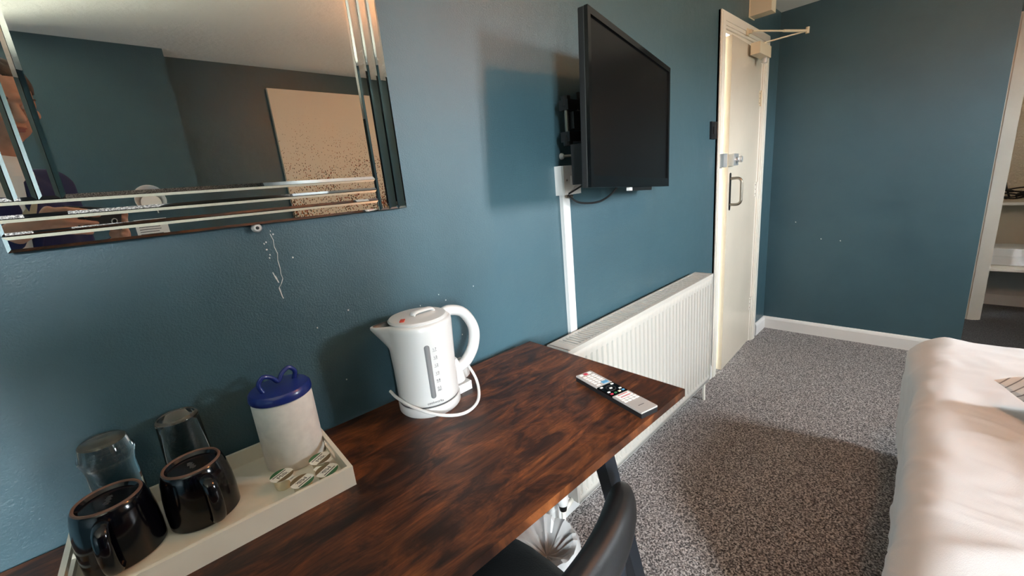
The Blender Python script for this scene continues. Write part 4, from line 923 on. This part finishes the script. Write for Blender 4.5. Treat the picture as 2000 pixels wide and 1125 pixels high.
for a, b, r0, r1 in ((bp(0, 0, 1.36), bp(0, 0, 1.16), 0.125, 0.115), (bp(-0.07, 0, 1.36), bp(-0.06, 0, 1.0), 0.105, 0.10), (bp(0.07, 0, 1.36), bp(0.06, 0, 1.0), 0.105, 0.10)): capsule(bm, a, b, r0, r1)
WL, WR = cs(-0.205, -0.025, -0.045)-PO, cs(0.085, -0.075, -0.075)-PO
EL_, ER_ = (SHL+WL)/2 + Vector((-0.13, -0.05, -0.20)), (SHR+WR)/2 + Vector((-0.05, -0.10, -0.21))
for S_, E_, W_ in ((SHL, EL_, WL), (SHR, ER_, WR)): capsule(bm, S_, E_, 0.048, 0.040); capsule(bm, E_, W_, 0.040, 0.026)
for sg in (-1, 1):
    capsule(bm, bp(sg*0.09, 0, 0.95), bp(sg*0.10, 0.02, 0.50), 0.085, 0.056); capsule(bm, bp(sg*0.10, 0.02, 0.50), bp(sg*0.10, -0.01, 0.09), 0.054, 0.036)
    capsule(bm, bp(sg*0.10, -0.02, 0.045), bp(sg*0.11, 0.15, 0.035), 0.036, 0.030)
def L3(*p): return cs(*p)-PO
# left hand: palm at the phone's left end, four fingers lying across its back, thumb on the screen side
ellipsoid(bm, L3(-0.172, 0.012, -0.018), (0.022, 0.042, 0.017), Matrix((CR, CU, CF)).transposed()); capsule(bm, WL, L3(-0.180, 0.005, -0.018), 0.026, 0.022)
for uu, ln, k in ((0.047, 0.083, 0), (0.024, 0.094, 1), (0.001, 0.090, 2), (-0.021, 0.072, 3)):
    a = L3(-0.164, uu*0.9, -0.004); b = L3(-0.150, uu, 0.006); c_ = L3(-0.150+ln*0.52, uu-0.002, 0.0075); d_ = L3(-0.150+ln, uu-0.005, 0.0035)
    capsule(bm, a, b, 0.0095, 0.0090); capsule(bm, b, c_, 0.0090, 0.0080); capsule(bm, c_, d_, 0.0080, 0.0068)
capsule(bm, L3(-0.172, -0.010, -0.030), L3(-0.145, 0.006, -0.028), 0.012, 0.010); capsule(bm, L3(-0.145, 0.006, -0.028), L3(-0.112, 0.016, -0.024), 0.010, 0.008)
# right hand: pinches the other end
ellipsoid(bm, L3(0.066, -0.045, -0.050), (0.026, 0.034, 0.020), Matrix((CR, CU, CF)).transposed()); capsule(bm, WR, L3(0.070, -0.058, -0.056), 0.025, 0.022)
for q, (uu, top) in enumerate(((0.0, 0.034), (-0.022, 0.010), (-0.044, -0.014), (-0.062, -0.036))):
    k0 = L3(0.062-0.002*q, uu-0.015, -0.036); k1 = L3(0.052, top-0.012, -0.022); k2 = L3(0.036, top, -0.018)
    capsule(bm, k0, k1, 0.0095, 0.0088); capsule(bm, k1, k2, 0.0088, 0.0072)
capsule(bm, L3(0.050, -0.045, -0.062), L3(0.034, -0.020, -0.040), 0.012, 0.010); capsule(bm, L3(0.034, -0.020, -0.040), L3(0.016, 0.002, -0.026), 0.010, 0.008)
body = remeshed('body', bm, 'skin', pe, 0.0042, 5, 0.5)
for sg in (-1, 1):
    bm = bmesh.new(); ellipsoid(bm, hp_(sg*0.031, 0.0725, 0.006), (0.0135, 0.010, 0.009), HM, 16); e = obj('eye', bm, 'eye', pe, smooth=True)
    bm = bmesh.new(); ellipsoid(bm, hp_(sg*0.031, 0.0810, 0.004), (0.006, 0.003, 0.006), HM, 12); obj('iris', bm, 'iris', e, smooth=True)
    bm = bmesh.new(); capsule(bm, hp_(sg*0.018, 0.090, 0.030), hp_(sg*0.048, 0.078, 0.030), 0.0045, 0.003); obj('eyebrow', bm, 'hair', pe, smooth=True)
bm = bmesh.new(); ellipsoid(bm, hp_(0, 0.0885, -0.0535), (0.022, 0.006, 0.0045), HM, 16); ellipsoid(bm, hp_(0, 0.0865, -0.0625), (0.019, 0.006, 0.0050), HM, 16); remeshed('lips', bm, 'lip', pe, 0.0025, 3)
bm = bmesh.new(); ellipsoid(bm, hp_(0, -0.030, 0.036), (0.081, 0.096, 0.086), HM, 40)
bmesh.ops.delete(bm, geom=[v for v in bm.verts if (lambda q: q.dot(hf) > 0.052 - 0.25*max(0, 0.06-q.dot(hu)) and q.dot(hu) < 0.085 or q.dot(hu) < -0.045 or (abs(q.dot(hr)) > 0.05 and q.dot(hu) < 0.03 and q.dot(hf) > -0.04))(v.co-HC)], context='VERTS')
for v_ in bm.verts: v_.co += (v_.co-HC).normalized()*0.006*noise.noise(v_.co*60)
h_ = obj('hair', bm, 'hair', pe, smooth=True, auto=80); md = h_.modifiers.new('t', 'SOLIDIFY'); md.thickness = 0.012; md.offset = 0
# clothes
bm = bmesh.new()
capsule(bm, SHL, SHR, 0.066, 0.066)
for a, b, r0, r1 in ((bp(0, 0, 1.36), bp(0, 0, 1.16), 0.138, 0.130), (bp(-0.075, 0, 1.38), bp(-0.075, 0, 0.90), 0.118, 0.125), (bp(0.075, 0, 1.38), bp(0.075, 0, 0.90), 0.118, 0.125)): capsule(bm, a, b, r0, r1)
for S_, E_, W_ in ((SHL, EL_, WL), (SHR, ER_, WR)): capsule(bm, S_, E_, 0.066, 0.055); capsule(bm, E_, E_.lerp(W_, 0.86), 0.055, 0.037)
jk = remeshed('jacket', bm, 'navy', pe, 0.010, 8, 0.5)
bm = bmesh.new(); tube(bm, [bp(0.018, 0.03, 1.455), bp(0.022, 0.04, 1.50), bp(0.028, 0.05, 1.545)], [0.092, 0.076, 0.070], 28, caps=False); sh_ = obj('shirt_collar', bm, 'shirt', pe, smooth=True); md = sh_.modifiers.new('t', 'SOLIDIFY'); md.thickness = 0.006
bm = bmesh.new(); a = [bp(-0.055, 0.115, 1.47), bp(0.055, 0.115, 1.47), bp(0.012, 0.155, 1.22), bp(-0.012, 0.155, 1.22)]; b = [p_-fh*0.10 for p_ in a]
va = [bm.verts.new(p_) for p_ in a]; vb = [bm.verts.new(p_) for p_ in b]; bm.faces.new(va); bm.faces.new(list(reversed(vb)))
for i in range(4): j = (i+1) % 4; bm.faces.new((va[i], va[j], vb[j], vb[i]))
bmesh.ops.recalc_face_normals(bm, faces=bm.faces); obj('shirt_front', bm, 'shirt', pe)
for sg in (-1, 1):
    bm = bmesh.new(); P_ = [bp(sg*0.055, 0.075, 1.52), bp(sg*0.105, 0.098, 1.43), bp(sg*0.085, 0.130, 1.36), bp(sg*0.012, 0.152, 1.19)]; Q_ = [bp(sg*0.035, 0.085, 1.50), bp(sg*0.05, 0.12, 1.42), bp(sg*0.035, 0.142, 1.34), bp(sg*0.004, 0.158, 1.19)]
    va = [bm.verts.new(p_) for p_ in P_]; vb = [bm.verts.new(p_) for p_ in Q_]
    for i in range(3): bm.faces.new((va[i], va[i+1], vb[i+1], vb[i]))
    o = obj('lapel', bm, 'navy', pe, smooth=True); md = o.modifiers.new('t', 'SOLIDIFY'); md.thickness = 0.008; md.offset = 0
bm = bmesh.new(); tube(bm, catmull([bp(0.13, -0.06, 1.505), bp(0.10, 0.06, 1.475), bp(0.02, 0.148, 1.33), bp(-0.10, 0.145, 1.16), bp(-0.19, 0.06, 1.0)], 6), 0.016, 10, sx=0.25, sy=1.0); obj('bag_strap', bm, 'strap', pe, smooth=True)
bm = bmesh.new()
for sg in (-1, 1):
    capsule(bm, bp(sg*0.085, 0, 0.95), bp(sg*0.10, 0.02, 0.50), 0.100, 0.075); capsule(bm, bp(sg*0.10, 0.02, 0.50), bp(sg*0.10, -0.005, 0.10), 0.072, 0.056)
remeshed('trousers', bm, 'trousers', pe, 0.010, 6, 0.5)
for sg in (-1, 1):
    bm = bmesh.new(); capsule(bm, bp(sg*0.10, -0.03, 0.048), bp(sg*0.112, 0.17, 0.040), 0.047, 0.040); box(bm, *[0]*0) if False else None
    remeshed('shoe', bm, 'shoe', pe, 0.006, 4)
# the phone, its lens at the place the photograph is taken from
ph = root('mobile_phone', (0, 0, 0), 'black mobile phone held sideways, seen only in the mirror', 'phone')
ph.matrix_world = basis(CR, CU, -CF, CAM)      # local z points from the back of the phone to its screen
obj('case', B(-0.140, 0.024, -0.020, 0.055, 0.006, 0.015), 'plastic_blk', ph, bevel=0.003)
obj('screen', B(-0.136, 0.020, -0.017, 0.052, 0.0151, 0.0154), 'tvglass', ph)
bm = bmesh.new(); lathe(bm, [(0.0095, 0.006), (0.0095, 0.0035), (0.0075, 0.0035), (0.0075, 0.006)], 28); obj('lens_ring', bm, 'chrome', ph, smooth=True)
bm = bmesh.new(); lathe(bm, [(0, 0.0052), (0.0074, 0.0052)], 28); obj('lens', bm, 'tvglass', ph)
